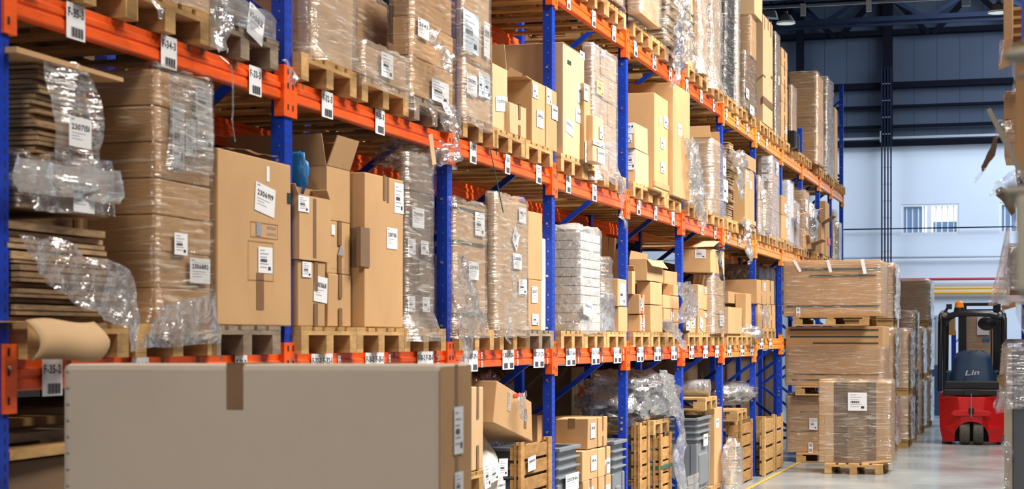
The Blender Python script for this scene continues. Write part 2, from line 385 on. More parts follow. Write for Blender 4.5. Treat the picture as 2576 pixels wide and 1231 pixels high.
def sheet_px(root, rows, X, mt='film_thick', amp=.02, n=18, m=14, seed=0, name='loose_film', Y=None):
    """a loose sheet of film on plane X (or Y): rows of (left px, right px, py left, py right)"""
    P = []; S = Vector((seed * 3.7, seed, seed * 1.9))
    for i in range(n + 1):
        t = i / n * (len(rows) - 1); k = min(int(t), len(rows) - 2); f = t - k; f = f * f * (3 - 2 * f)
        a = [rows[k][q] * (1 - f) + rows[k + 1][q] * f for q in range(4)]; row = []
        for j in range(m + 1):
            u = j / m; px = a[0] + (a[1] - a[0]) * u; py = a[2] + (a[3] - a[2]) * u
            p = onX(px, py, X) if Y is None else onY(px, py, Y)
            d = amp * (ridge(Vector((p.y * 7, p.z * 2.5, 0)) + S) + .5 * ridge(Vector((p.y * 16, p.z * 9, 3)) + S))
            if Y is None: p.x += d
            else: p.y -= d
            row.append(p + noise.noise_vector(p * 6 + S) * amp * .5)
        P.append(row)
    return MB().grid(P, mt).build(name, root, smooth=True, fix=False)
def ridge(p): return 1 - abs(noise.noise(p)) * 2
def film_shell(root, x0, x1, y0, y1, z0, z1, mt='film', amp=.014, res=.045, slant=.3, seed=0, name='stretch_wrap', flare=0, ragged=.03, gap=.006, top=True):
    per = []; r = .02
    def side(ax, ay, bx, by, nx, ny):
        n = max(3, int(math.hypot(bx - ax, by - ay) / res))
        for i in range(n): t = i / n; per.append((ax + (bx - ax) * t, ay + (by - ay) * t, nx, ny))
    X0, X1, Y0, Y1 = x0 - gap, x1 + gap, y0 - gap, y1 + gap
    side(X1, Y0, X1, Y1, 1, 0); side(X1, Y1, X0, Y1, 0, 1); side(X0, Y1, X0, Y0, -1, 0); side(X0, Y0, X1, Y0, 0, -1)
    nz = max(5, int((z1 - z0) / res)); rows = []; S = Vector((seed * 7.3, seed * 3.1, seed))
    for k in range(nz + 1):
        t = k / nz; z = z0 + (z1 - z0 + gap) * t; row = []; s = 0
        for (x, y, nx, ny) in per:
            s += res
            zz = z + slant * s
            d = amp * .55 * max(0, ridge(Vector((s * 1.2, zz * 6, 0)) + S)) ** 2
            d += amp * .35 * (noise.noise(Vector((s * 2.2, z * 2.2, 9)) + S) + .3)
            fl = flare * max(0, 1 - t * 6) if t < .17 else 0
            dz = ragged * noise.noise(Vector((s * 3, 0, seed))) * (1 - t) if k == 0 else 0
            row.append((x + nx * (max(d, 0) + fl), y + ny * (max(d, 0) + fl), z + dz))
        rows.append(row)
    if top:
        cx, cy = (x0 + x1) / 2, (y0 + y1) / 2; n = len(per)
        for q in (.97, .8, .5, 0):
            row = []
            for i, (x, y, nx, ny) in enumerate(per):
                row.append((cx + (x - cx) * q, cy + (y - cy) * q, z1 + gap + .008 + amp * max(0, ridge(Vector((x * 9, y * 9, seed)))) * (1 if q else 0)))
            rows.append(row)
    return MB().grid(rows, mt, True).build(name, root, smooth=True, fix=False)
def ribbon(root, pts, wid, mt='film_loose', crumple=.02, seed=0, name='loose_film', nseg=6, nc=7, wdir=(0, 1, 0)):
    P = []
    pts = [Vector(p) for p in pts]; W = Vector(wdir).normalized(); wid = wid if isinstance(wid, (list, tuple)) else [wid] * len(pts)
    for i in range(len(pts) - 1):
        for q in range(nseg): t = q / nseg; P.append((pts[i].lerp(pts[i + 1], t), wid[i] * (1 - t) + wid[i + 1] * t))
    P.append((pts[-1], wid[-1])); rows = []
    for i, (p, ww) in enumerate(P):
        row = []
        for j in range(nc):
            u = j / (nc - 1) - .5; q = p + W * u * ww
            nv = noise.noise_vector(q * 9 + Vector((seed, 0, seed * 2))); n3 = noise.noise_vector(q * 25 + Vector((seed, 4, 1)))
            q = q + nv * crumple + n3 * crumple * .4; q.x += crumple * .9
            row.append(q)
        rows.append(row)
    return MB().grid(rows, mt).build(name, root, smooth=True, fix=False)
def blob(root, c, r, mt, amp=.12, seed=0, name='bag', n=36, flat=True, freq=3.0, ori=None):
    rows = []; c = Vector(c)
    for i in range(n // 2 + 1):
        th = math.pi * i / (n // 2); row = []
        for j in range(n):
            ph = 2 * math.pi * j / n; d = Vector((math.sin(th) * math.cos(ph), math.sin(th) * math.sin(ph), math.cos(th)))
            k = 1 + amp * (noise.noise(d * freq + Vector((seed, seed, 0))) * 1.2 + .6 * max(0, ridge(d * freq * 2 + Vector((seed, 0, 3)))) ** 2 - .2)
            p = Vector((abs(d.x) ** .7 * math.copysign(1, d.x) * r[0], abs(d.y) ** .7 * math.copysign(1, d.y) * r[1], abs(d.z) ** .8 * math.copysign(1, d.z) * r[2])) * k
            if flat: p.z = max(p.z, -r[2] * .97)
            row.append(c + p)
        rows.append(row)
    return MB().grid(rows, mt, True).build(name, root, smooth=True, fix=False) if root is not None else MB().grid(rows, mt, True).build(name, smooth=True, fix=False)
def layers(mb, x0, x1, y0, y1, z0, z1, th=.012, j=.02, m='sheets'):
    z = z0
    while z < z1 - th * .5:
        t = min(th * R.uniform(.7, 1.4), z1 - z)
        a, b = R.uniform(-j, j * .3), R.uniform(-j, j * .6)
        mb.box(x0 - a, x1 - abs(R.uniform(0, j)), y0 + abs(a) * .8, y1 - abs(b), z, z + t * .72, m); z += t
    return mb
def bundle(x0, x1, y0, y1, z0, z1, label, th=.012, j=.02, m='sheets', cat='cardboard', name='cardboard_bundle', wrap=None, seed=1, labs=(), slant=.3, amp=.016):
    o = layers(MB(), x0, x1, y0, y1, z0, z1, th, j, m).build(name); tag(o, label, cat)
    if wrap: film_shell(o, x0, x1, y0, y1, z0, z1, wrap, seed=seed, slant=slant, amp=amp)
    for lb in labs: lab_front(o, x1 + .024, *lb)
    return o
def wrapped(x0, x1, y0, y1, z0, z1, label, tiers=1, cols=1, m='kraft', wrap='film', seed=1, labs=(), slabs=(), res=.045, amp=.016, slant=.3, flare=0, cat='wrapped load', name='wrapped_load', skirt=.06, depthcols=1, part='carton', tape=True, top=True):
    """a load of cartons held together by stretch film: root > cartons, film, labels"""
    o = empty(name, ((x0 + x1) / 2, (y0 + y1) / 2, z0)); tag(o, label, cat)
    hh = (z1 - z0) / tiers; ww = (y1 - y0) / cols; g = .004
    for k in range(tiers):
        for c in range(cols):
            s = R.uniform(0, .012)
            mb = MB().box(x0 + s, x1 - s, y0 + c * ww + g, y0 + (c + 1) * ww - g, z0 + k * hh + .001, z0 + (k + 1) * hh - .003, m, .003)
            cb = mb.build(part, o, bevel=.006)
    film_shell(o, x0, x1, y0, y1, z0 - skirt, z1, wrap, amp, res, slant, seed, flare=flare, top=top)
    for lb in labs: lab_front(o, x1 + .003 + amp * .2, *lb)
    for lb in slabs: lab_side(o, y0 - .003 - amp * .2, *lb)
    return o
def wrapped_px(pc, p1, yt, zb, label, p0=None, depth=.9, X=FX, **k):
    y0, y1 = YX(pc, X), YX(p1, X); z1 = ZX(pc, yt, X)
    if p0 is not None: depth = X - onY(p0, HY, y0).x
    return wrapped(X - depth, X, y0, y1, zb, z1, label, **k)

# ================================================================ the hall
WY = 50.0
def rectY(Y, px0, py0, px1, py1): a = onY(px0, py0, Y); b = onY(px1, py1, Y); return a.x, b.x, b.z, a.z
struct(MB().box(-14, 14, -6, WY + .3, -.2, 0, 'floor').build('floor'))
struct(MB().box(-14, 14, -6, WY + .3, 11.3, 11.5, 'steel_dark').build('ceiling'))
struct(MB().box(-14.2, -14, -6, WY + .3, 0, 11.3, 'shaded_wall').build('wall_left'))
struct(MB().box(14, 14.2, -6, WY + .3, 0, 11.3, 'panel').build('wall_right'))
ZW = onY(2300, 362, WY).z
wmb = MB()      # lower white wall with the window openings left out
wins = [(2267, 515, 2412, 589), (2514, 512, 2660, 586)]
xs = [-14]; 
wr = [rectY(WY, a, b, c, d) for a, b, c, d in wins]
zlo, zhi = wr[0][2], wr[0][3]
wmb.box(-14, 14, WY, WY + .25, 0, zlo, 'wall_white').box(-14, 14, WY, WY + .25, zhi, ZW, 'wall_white')
wmb.box(-14, wr[0][0], WY, WY + .25, zlo, zhi, 'wall_white').box(wr[0][1], wr[1][0], WY, WY + .25, zlo, zhi, 'wall_white').box(wr[1][1], 14, WY, WY + .25, zlo, zhi, 'wall_white')
struct(wmb.build('wall_back'))
cm = MB(); x = -14
while x < 14:      # corrugated cladding
    cm.box(x, x + .588, WY + .02, WY + .1, ZW, 11.3, 'panel').box(x + .588, x + .6, WY + .032, WY + .1, ZW, 11.3, 'panel'); x += .6
struct(cm.build('wall_back_cladding'))
for i, (x0, x1, z0, z1) in enumerate(wr):
    w_ = empty('window_%d' % (i + 1), ((x0 + x1) / 2, WY, zlo)); struct(w_)
    fm = MB(); f = .06; xm = (x0 + x1) / 2 - .02
    for b in ((x0, x1, zlo, zlo + f), (x0, x1, zhi - f, zhi), (x0, x0 + f, zlo + f, zhi - f), (x1 - f, x1, zlo + f, zhi - f), (xm - .06, xm + .06, zlo + f, zhi - f)):
        fm.box(b[0], b[1], WY + .02, WY + .12, b[2], b[3], 'white')
    fm.build('window_frame', w_)
    bm_ = MB(); x = x0 + .12
    while x < x1 - .1: bm_.box(x, x + .035, WY + .13, WY + .15, zlo, zhi, 'white'); x += .155
    bm_.build('window_bars', w_)
    MB().box(x0, x1, WY + .2, WY + .22, zlo, zhi, 'sky_pane').build('pane', w_)
    MB().box(x0, x0 + .55, WY + .16, WY + .18, zlo, zhi, 'shade_pane').box(xm + .1, xm + .75, WY + .16, WY + .18, zlo, zlo + .35, 'shade_pane').build('window_backdrop', w_)
def hbar(name, y0, y1, Y=WY - .12, dep=.14, m='steel_black', px=2300, x0=-14, x1=14):
    a = onY(px, y0, Y).z; b = onY(px, y1, Y).z
    return struct(MB().box(x0, x1, Y - dep, Y, b, a, m).build(name))
for i, (a, b) in enumerate(((206, 221), (264, 271), (314, 321), (353, 362))): hbar('trim_%d' % (i + 1), a, b)
hbar('trim_5', 343, 349, dep=.07, m='pipe')
hbar('trim_6', 76, 89, dep=.3, m='steel_black')
def column(name, px0, px1, py1, Y, m, z0=0, z1=11.3):
    a, b = onY(px0, 0, Y).x, onY(px1, 0, Y).x
    return struct(MB().box(a, b, Y - .3, Y, z0, z1, m).build(name))
column('trim_7', 2223, 2246, 0, WY - .14, 'steel_black', z0=ZW)
column('trim_8', 2006, 2023, 0, WY - .14, 'steel_black')
# lattice cable riser in front of the column
a, b = onY(2219, 0, WY - .5).x, onY(2242, 0, WY - .5).x
rm = MB()
for x in (a, (a * 2 + b) / 3, (a + 2 * b) / 3, b): rm.box(x - .018, x + .018, WY - .62, WY - .55, 0, 9.2, 'steel_dark')
z = .2; k = 0
while z < 9.1: rm.bar((a, WY - .6, z), (b, WY - .6, z + .0001), .02, .02, 'pipe'); z += .45
tag(rm.build('cable_riser'), 'dark lattice cable ladder running up the white back wall', 'cable ladder')
tag(MB().box(onY(2214, 0, WY - .4).x, onY(2219, 0, WY - .4).x, WY - .5, WY, onY(2216, 362, WY).z, onY(2216, 335, WY).z, 'white').build('junction_box'), 'small white box beside the column above the white wall', 'box')
def hpipe(name, y, r, m, label, px=2350, Y=WY - .2, sag=0):
    z = onY(px, y, Y).z
    pts = [(x, Y, z - sag * (1 - ((x + 3) / 9) ** 2 if abs(x + 3) < 9 else 0)) for x in [(-12 + i) for i in range(25)]] if sag else [(-13, Y, z), (13, Y, z)]
    return tag(MB().tube(pts, r, m).build(name), label, 'pipe' if 'pipe' in name else 'cable')
hpipe('red_pipe', 703, .035, 'pipe_red', 'thin red pipe running along the back wall')
hpipe('yellow_pipe', 726, .035, 'pipe_yellow', 'upper of the two yellow pipes on the back wall', Y=WY - .18)
hpipe('yellow_pipe', 737, .05, 'pipe_yellow', 'lower and thicker of the two yellow pipes on the back wall', Y=WY - .18)
hpipe('grey_pipe', 647, .03, 'pipe', 'thin grey pipe on the back wall above the red one')
hpipe('wall_cable', 574, .018, 'steel_dark', 'dark cable strung along the white wall below the windows')
hpipe('wall_cable', 352, .03, 'steel_black', 'dark cable sagging along the top of the white wall', Y=WY - .3, sag=.12)
# roof truss across the aisle
TY = 45.0
def truss(Y, yt, ym, yb, px, name, label):
    zt, zm, zb = [onY(px, q, Y).z for q in (yt, ym, yb)]
    m_ = MB().box(-13.9, 13.9, Y - .1, Y + .1, zm - .055, zm + .055, 'steel_dark').box(-13.9, 13.9, Y - .1, Y + .1, zt, zt + .24, 'steel_dark').box(-13.9, 13.9, Y - .06, Y + .0, zb - .03, zb + .03, 'steel_dark')
    return m_, zt, zm, zb
m_, zt, zm, zb = truss(TY, -12, 46, 60, 2270, '', '')
xa = [onY(q, 0, TY).x for q in (1935, 2077, 2150, 2325, 2400, 2575)]
xc = [onY(q, 0, TY).x for q in (2000, 2072, 2145, 2222, 2320, 2400, 2480, 2570)]
for i in range(-6, 7):
    x = onY(2072, 0, TY).x + i * 2.5
    m_.bar((x - 1.0, TY, zt), (x - .1, TY, zm + .03), .10, .10, 'steel_dark').bar((x + 1.0, TY, zt), (x + .1, TY, zm + .03), .10, .10, 'steel_dark')
tag(m_.build('roof_truss'), 'nearer dark blue steel roof truss spanning the hall', 'roof truss')
z1 = onY(2270, 88, WY - .4).z; z0 = onY(2270, 50, WY - .4).z
m_ = MB().box(-13.9, 13.9, WY - .5, WY - .3, z0, z0 + .1, 'steel_dark')
for px in (2105, 2342, 2560, 1900):
    x = onY(px, 0, WY - .4).x
    m_.bar((x - 1.55, WY - .4, z0 + 1.15), (x - .05, WY - .4, z1), .12, .14, 'steel_black').bar((x + 1.55, WY - .4, z0 + 1.15), (x + .05, WY - .4, z1), .12, .14, 'steel_black')
tag(m_.build('roof_truss'), 'farther black roof truss standing close to the back cladding', 'roof truss')
# cable tray with strip lights, and lamps
TRY = 36.0
a = onY(1925, 20, TRY); b = onY(2240, 3, TRY); zc = a.z
m_ = MB().box(-12, 1.2, TRY - .03, TRY + .03, zc - .02, zc + .02, 'pipe').box(-12, 1.2, TRY + .12, TRY + .2, zc + .06, zc + .1, 'steel_dark').box(-12, 1.2, TRY - .05, TRY + .18, zc + .17, zc + .2, 'pipe')
tag(m_.build('cable_tray'), 'galvanised cable tray crossing under the roof above the tall boxes', 'cable tray')
for x in (-11, 0.8):
    tag(MB().box(x - .02, x + .02, TRY + .05, TRY + .09, zc + .2, 11.3, 'steel_dark').build('tray_hanger'), 'thin hanger rod carrying the cable tray from the roof, %s end' % ('left' if x < 0 else 'right'), 'rod')
for (px, py) in ((2021, 26), (2186, 15)):
    p = onY(px, py, TRY)
    tag(MB().box(p.x - .05, p.x + .05, TRY - .08, TRY - .03, p.z - .12, p.z + .12, 'white').build('hanging_tag'), 'white strip hanging from the cable tray %s' % ('left of the column' if px < 2100 else 'beside the roof truss'), 'strip')
def pendant(px, pyb, pyt, Y, wpx, label):
    p = onY(px, pyb, Y); r = wpx / 2 / FL * Y / CA; h = onY(px, pyt, Y).z - p.z
    o = empty('pendant_lamp', (p.x, p.y, p.z)); tag(o, label, 'lamp')
    n = 28; rows = []
    for (k, q) in ((1.0, 0), (.98, .04), (.86, .3), (.62, .72), (.5, .9), (.22, 1.0), (.2, 1.3)):
        rows.append([(p.x + r * k * math.cos(2 * math.pi * i / n), p.y + r * k * math.sin(2 * math.pi * i / n), p.z + h * q) for i in range(n)])
    MB().grid(rows, 'lamp_shade', True).poly(rows[-1], 'lamp_shade').build('lamp_shade', o, smooth=True)
    MB().prism([(p.x + r * .95 * math.cos(2 * math.pi * i / n), p.y + r * .95 * math.sin(2 * math.pi * i / n)) for i in range(n)], 'z', p.z + .005, p.z + .03, 'diffuser').build('diffuser', o)
    MB().tube([(p.x, p.y, p.z + h * 1.2), (p.x, p.y, 11.3)], .02, 'steel_black').build('cord', o)
    return o
pendant(1977, 60, 36, 38, 47, 'grey dish pendant lamp hanging above the tall cartons of the left rack')
pendant(2512, 33, 8, 38, 50, 'grey dish pendant lamp hanging beside the right-hand rack')
p = onY(1941, 30, 37.5)
tag(MB().hexa([(p.x - .16, 37.4, p.z - .1), (p.x + .12, 37.4, p.z - .14), (p.x + .12, 37.7, p.z - .14), (p.x - .16, 37.7, p.z - .1), (p.x - .2, 37.4, p.z - .02), (p.x + .08, 37.4, p.z + .02), (p.x + .08, 37.7, p.z + .02), (p.x - .2, 37.7, p.z - .02)], 'pipe').box(p.x - .03, p.x + .0, 37.52, 37.56, p.z - .01, 11.3, 'steel_black').build('floodlight'), 'flat grey floodlight under the cable tray left of the pendant lamp', 'floodlight')
p = onY(2430, 6, 40)
tag(MB().box(p.x - .09, p.x + .09, 39.95, 40.05, p.z - .08, 11.3, 'glassy').build('light_panel'), 'small pale panel hanging from the roof at the top edge of the photo', 'panel')
# floor line
L0, L1_ = onZ(1870, 1240), onZ(1990, 1172)
dx = -3.30
xl = (onZ(1886, 1231).x + onZ(1990, 1173).x) / 2
struct(MB().poly([(xl - .03, 4, .004), (xl + .03, 4, .004), (xl + .03, 34, .004), (xl - .03, 34, .004)], 'yellow_line').build('trim_9'))

# ================================================================ racking
PE = [22, 735, 1137, 1396, 1580, 1719, 1819, 1902, 1968, 2019, 2063, 2093, 2122]
XF, XB = -3.75, -4.85
PY = [YX(p, XF) for p in PE]                 # far edge of each post face
LV = {1: 1.82, 2: 3.26, 3: 4.79}
ORD = ['first', 'second', 'third', 'fourth', 'fifth', 'sixth', 'seventh', 'eighth', 'ninth', 'tenth', 'eleventh', 'twelfth', 'thirteenth']
TOP = [7.6, 7.6, 7.6, 7.6, 7.6, 7.6, 5.4, 5.4, 5.4, ZX(2012, 318, XF), 5.2, 5.2, ZX(2112, 201, XF)]
def post_mesh(mb, xf, y1, z0, z1, side=1):
    """a punched C-section post: xf is its outer face, side=1 faces the aisle"""
    y0 = y1 - .10; xb = xf - .075 * side
    a, b = min(xf, xb), max(xf, xb)
    mb.box(a, b, y0, y1, z0, z1, 'blue')
    if side == 1:
        z = z0 + .05
        while z < z1 - .04:
            for yy in (y0 + .022, y0 + .068): mb.poly([(xf + .0006, yy, z), (xf + .0006, yy + .012, z), (xf + .0006, yy + .010, z + .026), (xf + .0006, yy + .002, z + .026)], 'hole')
            mb.poly([(xf - .034, y0 - .0006, z), (xf - .026, y0 - .0006, z), (xf - .026, y0 - .0006, z + .007), (xf - .034, y0 - .0006, z + .007)], 'zinc' if int(z * 20) % 2 else 'hole')
            z += .05
    return mb
def upright(k):
    y1 = PY[k]; h = TOP[k]
    o = empty('upright_frame', (XF, y1 - .05, 0))
    tag(o, 'blue upright frame of the left rack, %s from the left edge of the photo' % ORD[k], 'rack upright')
    post_mesh(MB(), XF, y1, 0, h).build('post', o)
    post_mesh(MB(), XB, y1, 0, h, -1).build('post', o)
    z = .25; n = 0; yc = y1 - .05
    while z < h - .3:
        if n % 3 == 0: a, b = (XF - .075, yc, z), (XB + .075, yc, z); step = .06
        elif n % 3 == 1: a, b = (XF - .075, yc, z), (XB + .075, yc, z + .72); step = .78
        else: a, b = (XB + .075, yc, z), (XF - .075, yc, z + .72); step = .78
        if b[2] < h and a[2] < h:
            MB().bar(a, b, .035, .045, 'blue').build('brace', o)
        z += step; n += 1
    bm_ = MB(); z = .3
    while z < h - .2: bm_.box(XF - .048, XF - .032, y1 - .104, y1 - .1, z, z + .016, 'zinc'); z += .42
    for zz in (.25, 1.03, 1.09, 1.87, 1.93): 
        for d in (0,): bm_.box(XF - .052, XF - .028, y1 - .106, y1 - .1, zz, zz + .024, 'zinc')
    bm_.build('bolts', o)
    MB().box(XF - .13, XF + .03, y1 - .13, y1 + .03, .001, .008, 'blue').build('foot_plate', o)
    return o
for k in range(13): upright(k)
SG = {}      # signs: level -> bay -> list of (px0, px1, text)
SG[2] = {0: [(165, 212, 35), (403, 443, 34), (625, 656, 33)], 1: [(808, 836, 32), (943, 966, 31)], 2: [(1181, 1197, 29), (1269, 1282, 28), (1348, 1361, 27)],
         3: [(1423, 1435, 26), (1489, 1500, 25)], 4: [(1601, 1610, 23), (1645, 1652, 22), (1689, 1696, 21)], 5: [(1764, 1770, 19), (1796, 1801, 18)], 6: [(1829, 1833, 17), (1857, 1862, 16), (1884, 1888, 15)]}
SG[1] = {0: [(104, 155, 35), (330, 372, 34), (590, 620, 33)], 1: [(782, 836, 32), (918, 965, 31), (1049, 1089, 30)], 2: [(1167, 1201, 29), (1263, 1292, 28), (1341, 1368, 27)], 3: [(1423, 1447, 26), (1487, 1508, 25), (1543, 1562, 24)],
         4: [(1601, 1618, 23), (1645, 1662, 22), (1688, 1702, 21)], 5: [(1733, 1745, 20), (1768, 1780, 19), (1798, 1808, 18)], 6: [(1829, 1839, 17), (1862, 1872, 16), (1887, 1896, 15)], 7: [(1910, 1920, 14), (1934, 1942, 13)]}
SG[3] = {3: [(1425, 1434, 26), (1488, 1498, 25), (1539, 1548, 24)], 4: [(1594, 1603, 23), (1641, 1650, 22), (1682, 1689, 21)], 5: [(1725, 1731, 20), (1761, 1767, 19), (1793, 1798, 18)], 6: [(1826, 1830, 17), (1852, 1857, 16), (1877, 1882, 15)], 7: [(1906, 1910, 14), (1927, 1931, 13)]}
LN = {1: 'lower', 2: 'middle', 3: 'upper'}
def bh(k): return .12 if k < 3 else .135 if k < 6 else .158
def lvz(l, k): return LV[l] + (.085 if (l == 1 and k >= 7) else 0)
def beam(l, k, front=True):
    ya, yb = PY[k] + .001, PY[k + 1] - .101; z = lvz(l, k); h = bh(k)
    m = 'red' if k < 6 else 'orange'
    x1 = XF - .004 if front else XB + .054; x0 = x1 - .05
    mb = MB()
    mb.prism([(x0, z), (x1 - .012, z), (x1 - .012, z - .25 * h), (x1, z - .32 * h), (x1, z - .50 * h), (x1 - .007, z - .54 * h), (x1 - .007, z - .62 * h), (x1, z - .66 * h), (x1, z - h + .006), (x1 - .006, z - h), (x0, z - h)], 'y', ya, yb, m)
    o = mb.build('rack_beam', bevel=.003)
    nm = {1: 'lower', 2: 'middle', 3: 'upper'}[l]
    if front:
        sg = SG.get(l, {}).get(k)
        sfx = {1: '2', 2: '3', 3: '4'}[l]
        lbl = '%s front beam, %s level, %s bay from the left' % ('red-orange' if k < 6 else 'light orange', nm, ORD[k])
        tag(o, lbl, 'rack beam')
        for s in (0, 1):
            yy = ya if s == 0 else yb
            y0_, y1_ = (yy - .052, yy + .035) if s == 0 else (yy - .035, yy + .052)
            c = MB().box(x0 + .01, x1 + .018, y0_ if s == 0 else y0_, y1_, z - h - .085, z + .06, m)
            yo = y0_ + .02 if s == 0 else y1_ - .045
            for dz in (-h - .05, -h * .5, .015): c.box(x1 + .018, x1 + .021, yo, yo + .014, z + dz, z + dz + .03, 'hole')
            c.box(x1 + .018, x1 + .026, yo + .004, yo + .016, z - h * .3, z - h * .3 + .012, 'zinc')
            c.build('end_connector', o, bevel=.002)
        st = MB(); q = R.Random(k * 7 + l) if False else random.Random(k * 7 + l)
        for _ in range(5 if k < 5 else 0):
            yq = q.uniform(ya + .15, yb - .2); dq = q.uniform(.02, .045)
            st.poly([(x1 - .0115, yq, z - dq), (x1 - .0115, yq + .03, z - dq * .9), (x1 - .0115, yq + .034, z - .001), (x1 - .0115, yq, z - .001)], 'fold')
        if k < 5: st.build('rub_marks', o, fix=False)
        if sg:
            for (p0, p1, n) in sg:
                w0 = YX(p0, XF); w1 = YX(p1, XF); pair = l == 1 and k > 0
                hh = (w1 - w0) * (.5 if pair else 1) * .98
                for q in ((0, 1) if pair else (0,)):
                    a = w0 + (w1 - w0) * (q * .5 if pair else 0); ww = (w1 - w0) * (.5 if pair else 1) * (.98 if pair else 1)
                    hh = .145; top = z - .001
                    mb2 = MB(); txt = 'F-%d-%s' % (n, (('2', '1')[q] if pair else sfx))
                    sheet_label(mb2, (lambda a_, t_: lambda u, v, li=0: (x1 + .006 + li + (.002), a_ + u, t_ + v))(a, top - hh), ww, hh, txt, 'sign')
                    mb2.build('location_sign', o, fix=False)
                if pair and k < 5:
                    a = w1 + .08; mb2 = MB()
                    for t_ in (z - .015, z - .015 - .06):
                        sheet_label(mb2, (lambda a_, t__: lambda u, v, li=0: (x1 + .008 + li, a_ + u, t__ + v))(a, t_ - .045), .035, .045, '', 'mini')
                    mb2.build('small_sticker', o, fix=False)
    else: tag(o, '%s rear beam, %s level, %s bay from the left' % ('red-orange' if k < 6 else 'light orange', nm, ORD[k]), 'rack beam')
    return o
for l in (1, 2, 3):
    for k in range(12):
        beam(l, k); beam(l, k, False)

# ---------------------------------------------------------------- pallets
def make_pallet(wood='wood', loc=(0, 0, 0), W=.8, L=1.2):
    """euro pallet: its short side faces the aisle (+X); origin at the middle of the bottom"""
    o = empty('pallet', loc); o['_o'] = (0, 0, 0)
    end = 'wood_end' if wood == 'wood' else wood
    d = MB(); x0, x1 = -L / 2, L / 2; y0, y1 = -W / 2, W / 2
    for i in range(3):          # stringer boards under the deck
        xc = (x0 + .05, 0, x1 - .05)[i]; MB().box(xc - .05, xc + .05, y0, y1, .100, .122, wood).build('cross_board', o)
    k = 5; bw = (W - .02) / 5
    nb = 9; step = (L - .1) / (nb - 1)
    dk = MB()
    for i, (c, wd) in enumerate(((-.5 + .0, .145), (-.25, .1), (0, .145), (.25, .1), (.5, .145))):
        yc = c * (W - .145); dk.box(x0, x1, yc - wd / 2, yc + wd / 2, .1225, .144, wood, .0015)
    dk.build('deck_boards', o)
    for xc in (x0 + .05, 0, x1 - .05):
        for (yc, wd) in ((y0 + .05, .1), (0, .145), (y1 - .05, .1)):
            pass
    for yc, wd in ((y0 + .05, .1), (0, .1), (y1 - .05, .1)):
        for xc, ln in ((x0 + .0725, .145), (0, .145), (x1 - .0725, .145)):
            MB().box(xc - ln / 2, xc + ln / 2, yc - wd / 2, yc + wd / 2, .0225, .0995, wood).build('block', o)
        MB().box(x0, x1, yc - wd / 2, yc + wd / 2, .001, .022, wood).build('skid', o)
    return o
PROTO = {'wood': make_pallet('wood'), 'wood_old': make_pallet('wood_old')}
used = set()
def pallet(x, y, z, label, kind='wood', rot=0):
    if kind not in used: used.add(kind); o = PROTO[kind]; o.location = (x, y, z)
    else: o = dup(PROTO[kind], (x, y, z))
    o['_o'] = (x, y, z)
    if rot: o.rotation_euler.z = rot
    return tag(o, label, 'pallet', 'pallets')
PT = .146
def pz(l, k=1): return lvz(l, k) + PT
XP = -3.70
def pal_px(l, k, p1, sign, kind='wood', x=XP, w=''):
    y1 = p1
    return pallet(x - .6, y1 - .4, lvz(l, k) + .0005, '%s pallet on the %s level%s' % ('greyed wooden' if kind == 'wood_old' else 'wooden', LN[l], sign), kind)
G_, W_ = 'wood_old', 'wood'
# right front edge of each pallet in the photo
PL = {1: {0: [(324, W_), (546, W_), (706, G_)], 1: [(885, W_), (1013, W_), (1114, W_)], 2: [(1224, W_), (1333, W_), (1393, G_)],
          3: [(1461, W_), (1515, W_), (1576, W_)], 4: [(1633, W_), (1678, W_), (1708, W_)], 5: [(1752, W_), (1785, W_), (1815, W_)], 6: [(1847, W_), (1873, W_), (1897, W_)], 7: [(1927, W_), (1948, W_)]},
      2: {0: [(345, W_), (528, W_), (700, G_)], 1: [(897, W_), (1028, W_), (1145, G_)], 2: [(1251, W_), (1321, W_), (1403 - 12, W_)], 3: [(1467, W_), (1520, W_), (1572, W_)],
          4: [(1629, W_), (1675, W_), (1714, W_)], 5: [(1751, W_), (1784, W_), (1813, W_)], 6: [(1846, W_), (1874, W_), (1898, W_)]},
      3: {2: [(1235, W_), (1318, W_), (1386, W_)], 3: [(1459, W_), (1512, W_), (1554, W_)], 4: [(1636, W_), (1672, W_), (1710, G_)], 5: [(1751, W_), (1784, W_), (1813, W_)], 6: [(1846, W_), (1874, W_), (1898, W_)]}}
for l in (1, 2, 3):
    for k in range(12):
        if k in PL[l]:
            ys = [YX(p, XP) for p, _ in PL[l][k]]; hi = PY[k + 1] - .104; lo = PY[k] + .004
            for i in range(len(ys)): ys[i] = max(ys[i], lo + .8 + i * .806)
            if len(ys) == 3 or ys[-1] > hi:
                for i in reversed(range(len(ys))): ys[i] = min(ys[i], hi - (len(ys) - 1 - i) * .806)
            for i, (p1, kd) in enumerate(PL[l][k]): pal_px(l, k, ys[i], ', %s in the %s bay from the left' % (ORD[i], ORD[k]), kd)
        elif k >= (8 if l == 1 else 7):
            if l == 1 and k >= 8: continue
            span = PY[k + 1] - .1 - PY[k]; n = 3 if span > 2.45 else 2
            for i in range(n):
                y = PY[k] + .42 + (span - .84) * i / (n - 1)
                pallet(XP - .6, y, lvz(l, k) + .0005, 'wooden pallet on the %s level, %s in the %s bay from the left' % (LN[l], ORD[i], ORD[k]))

# ================================================================ goods on the left rack
def topz(o): return o.location.z + max(v.co.z for v in o.data.vertices) + .002
P1, P2, P3 = pz(1), pz(2), pz(3)
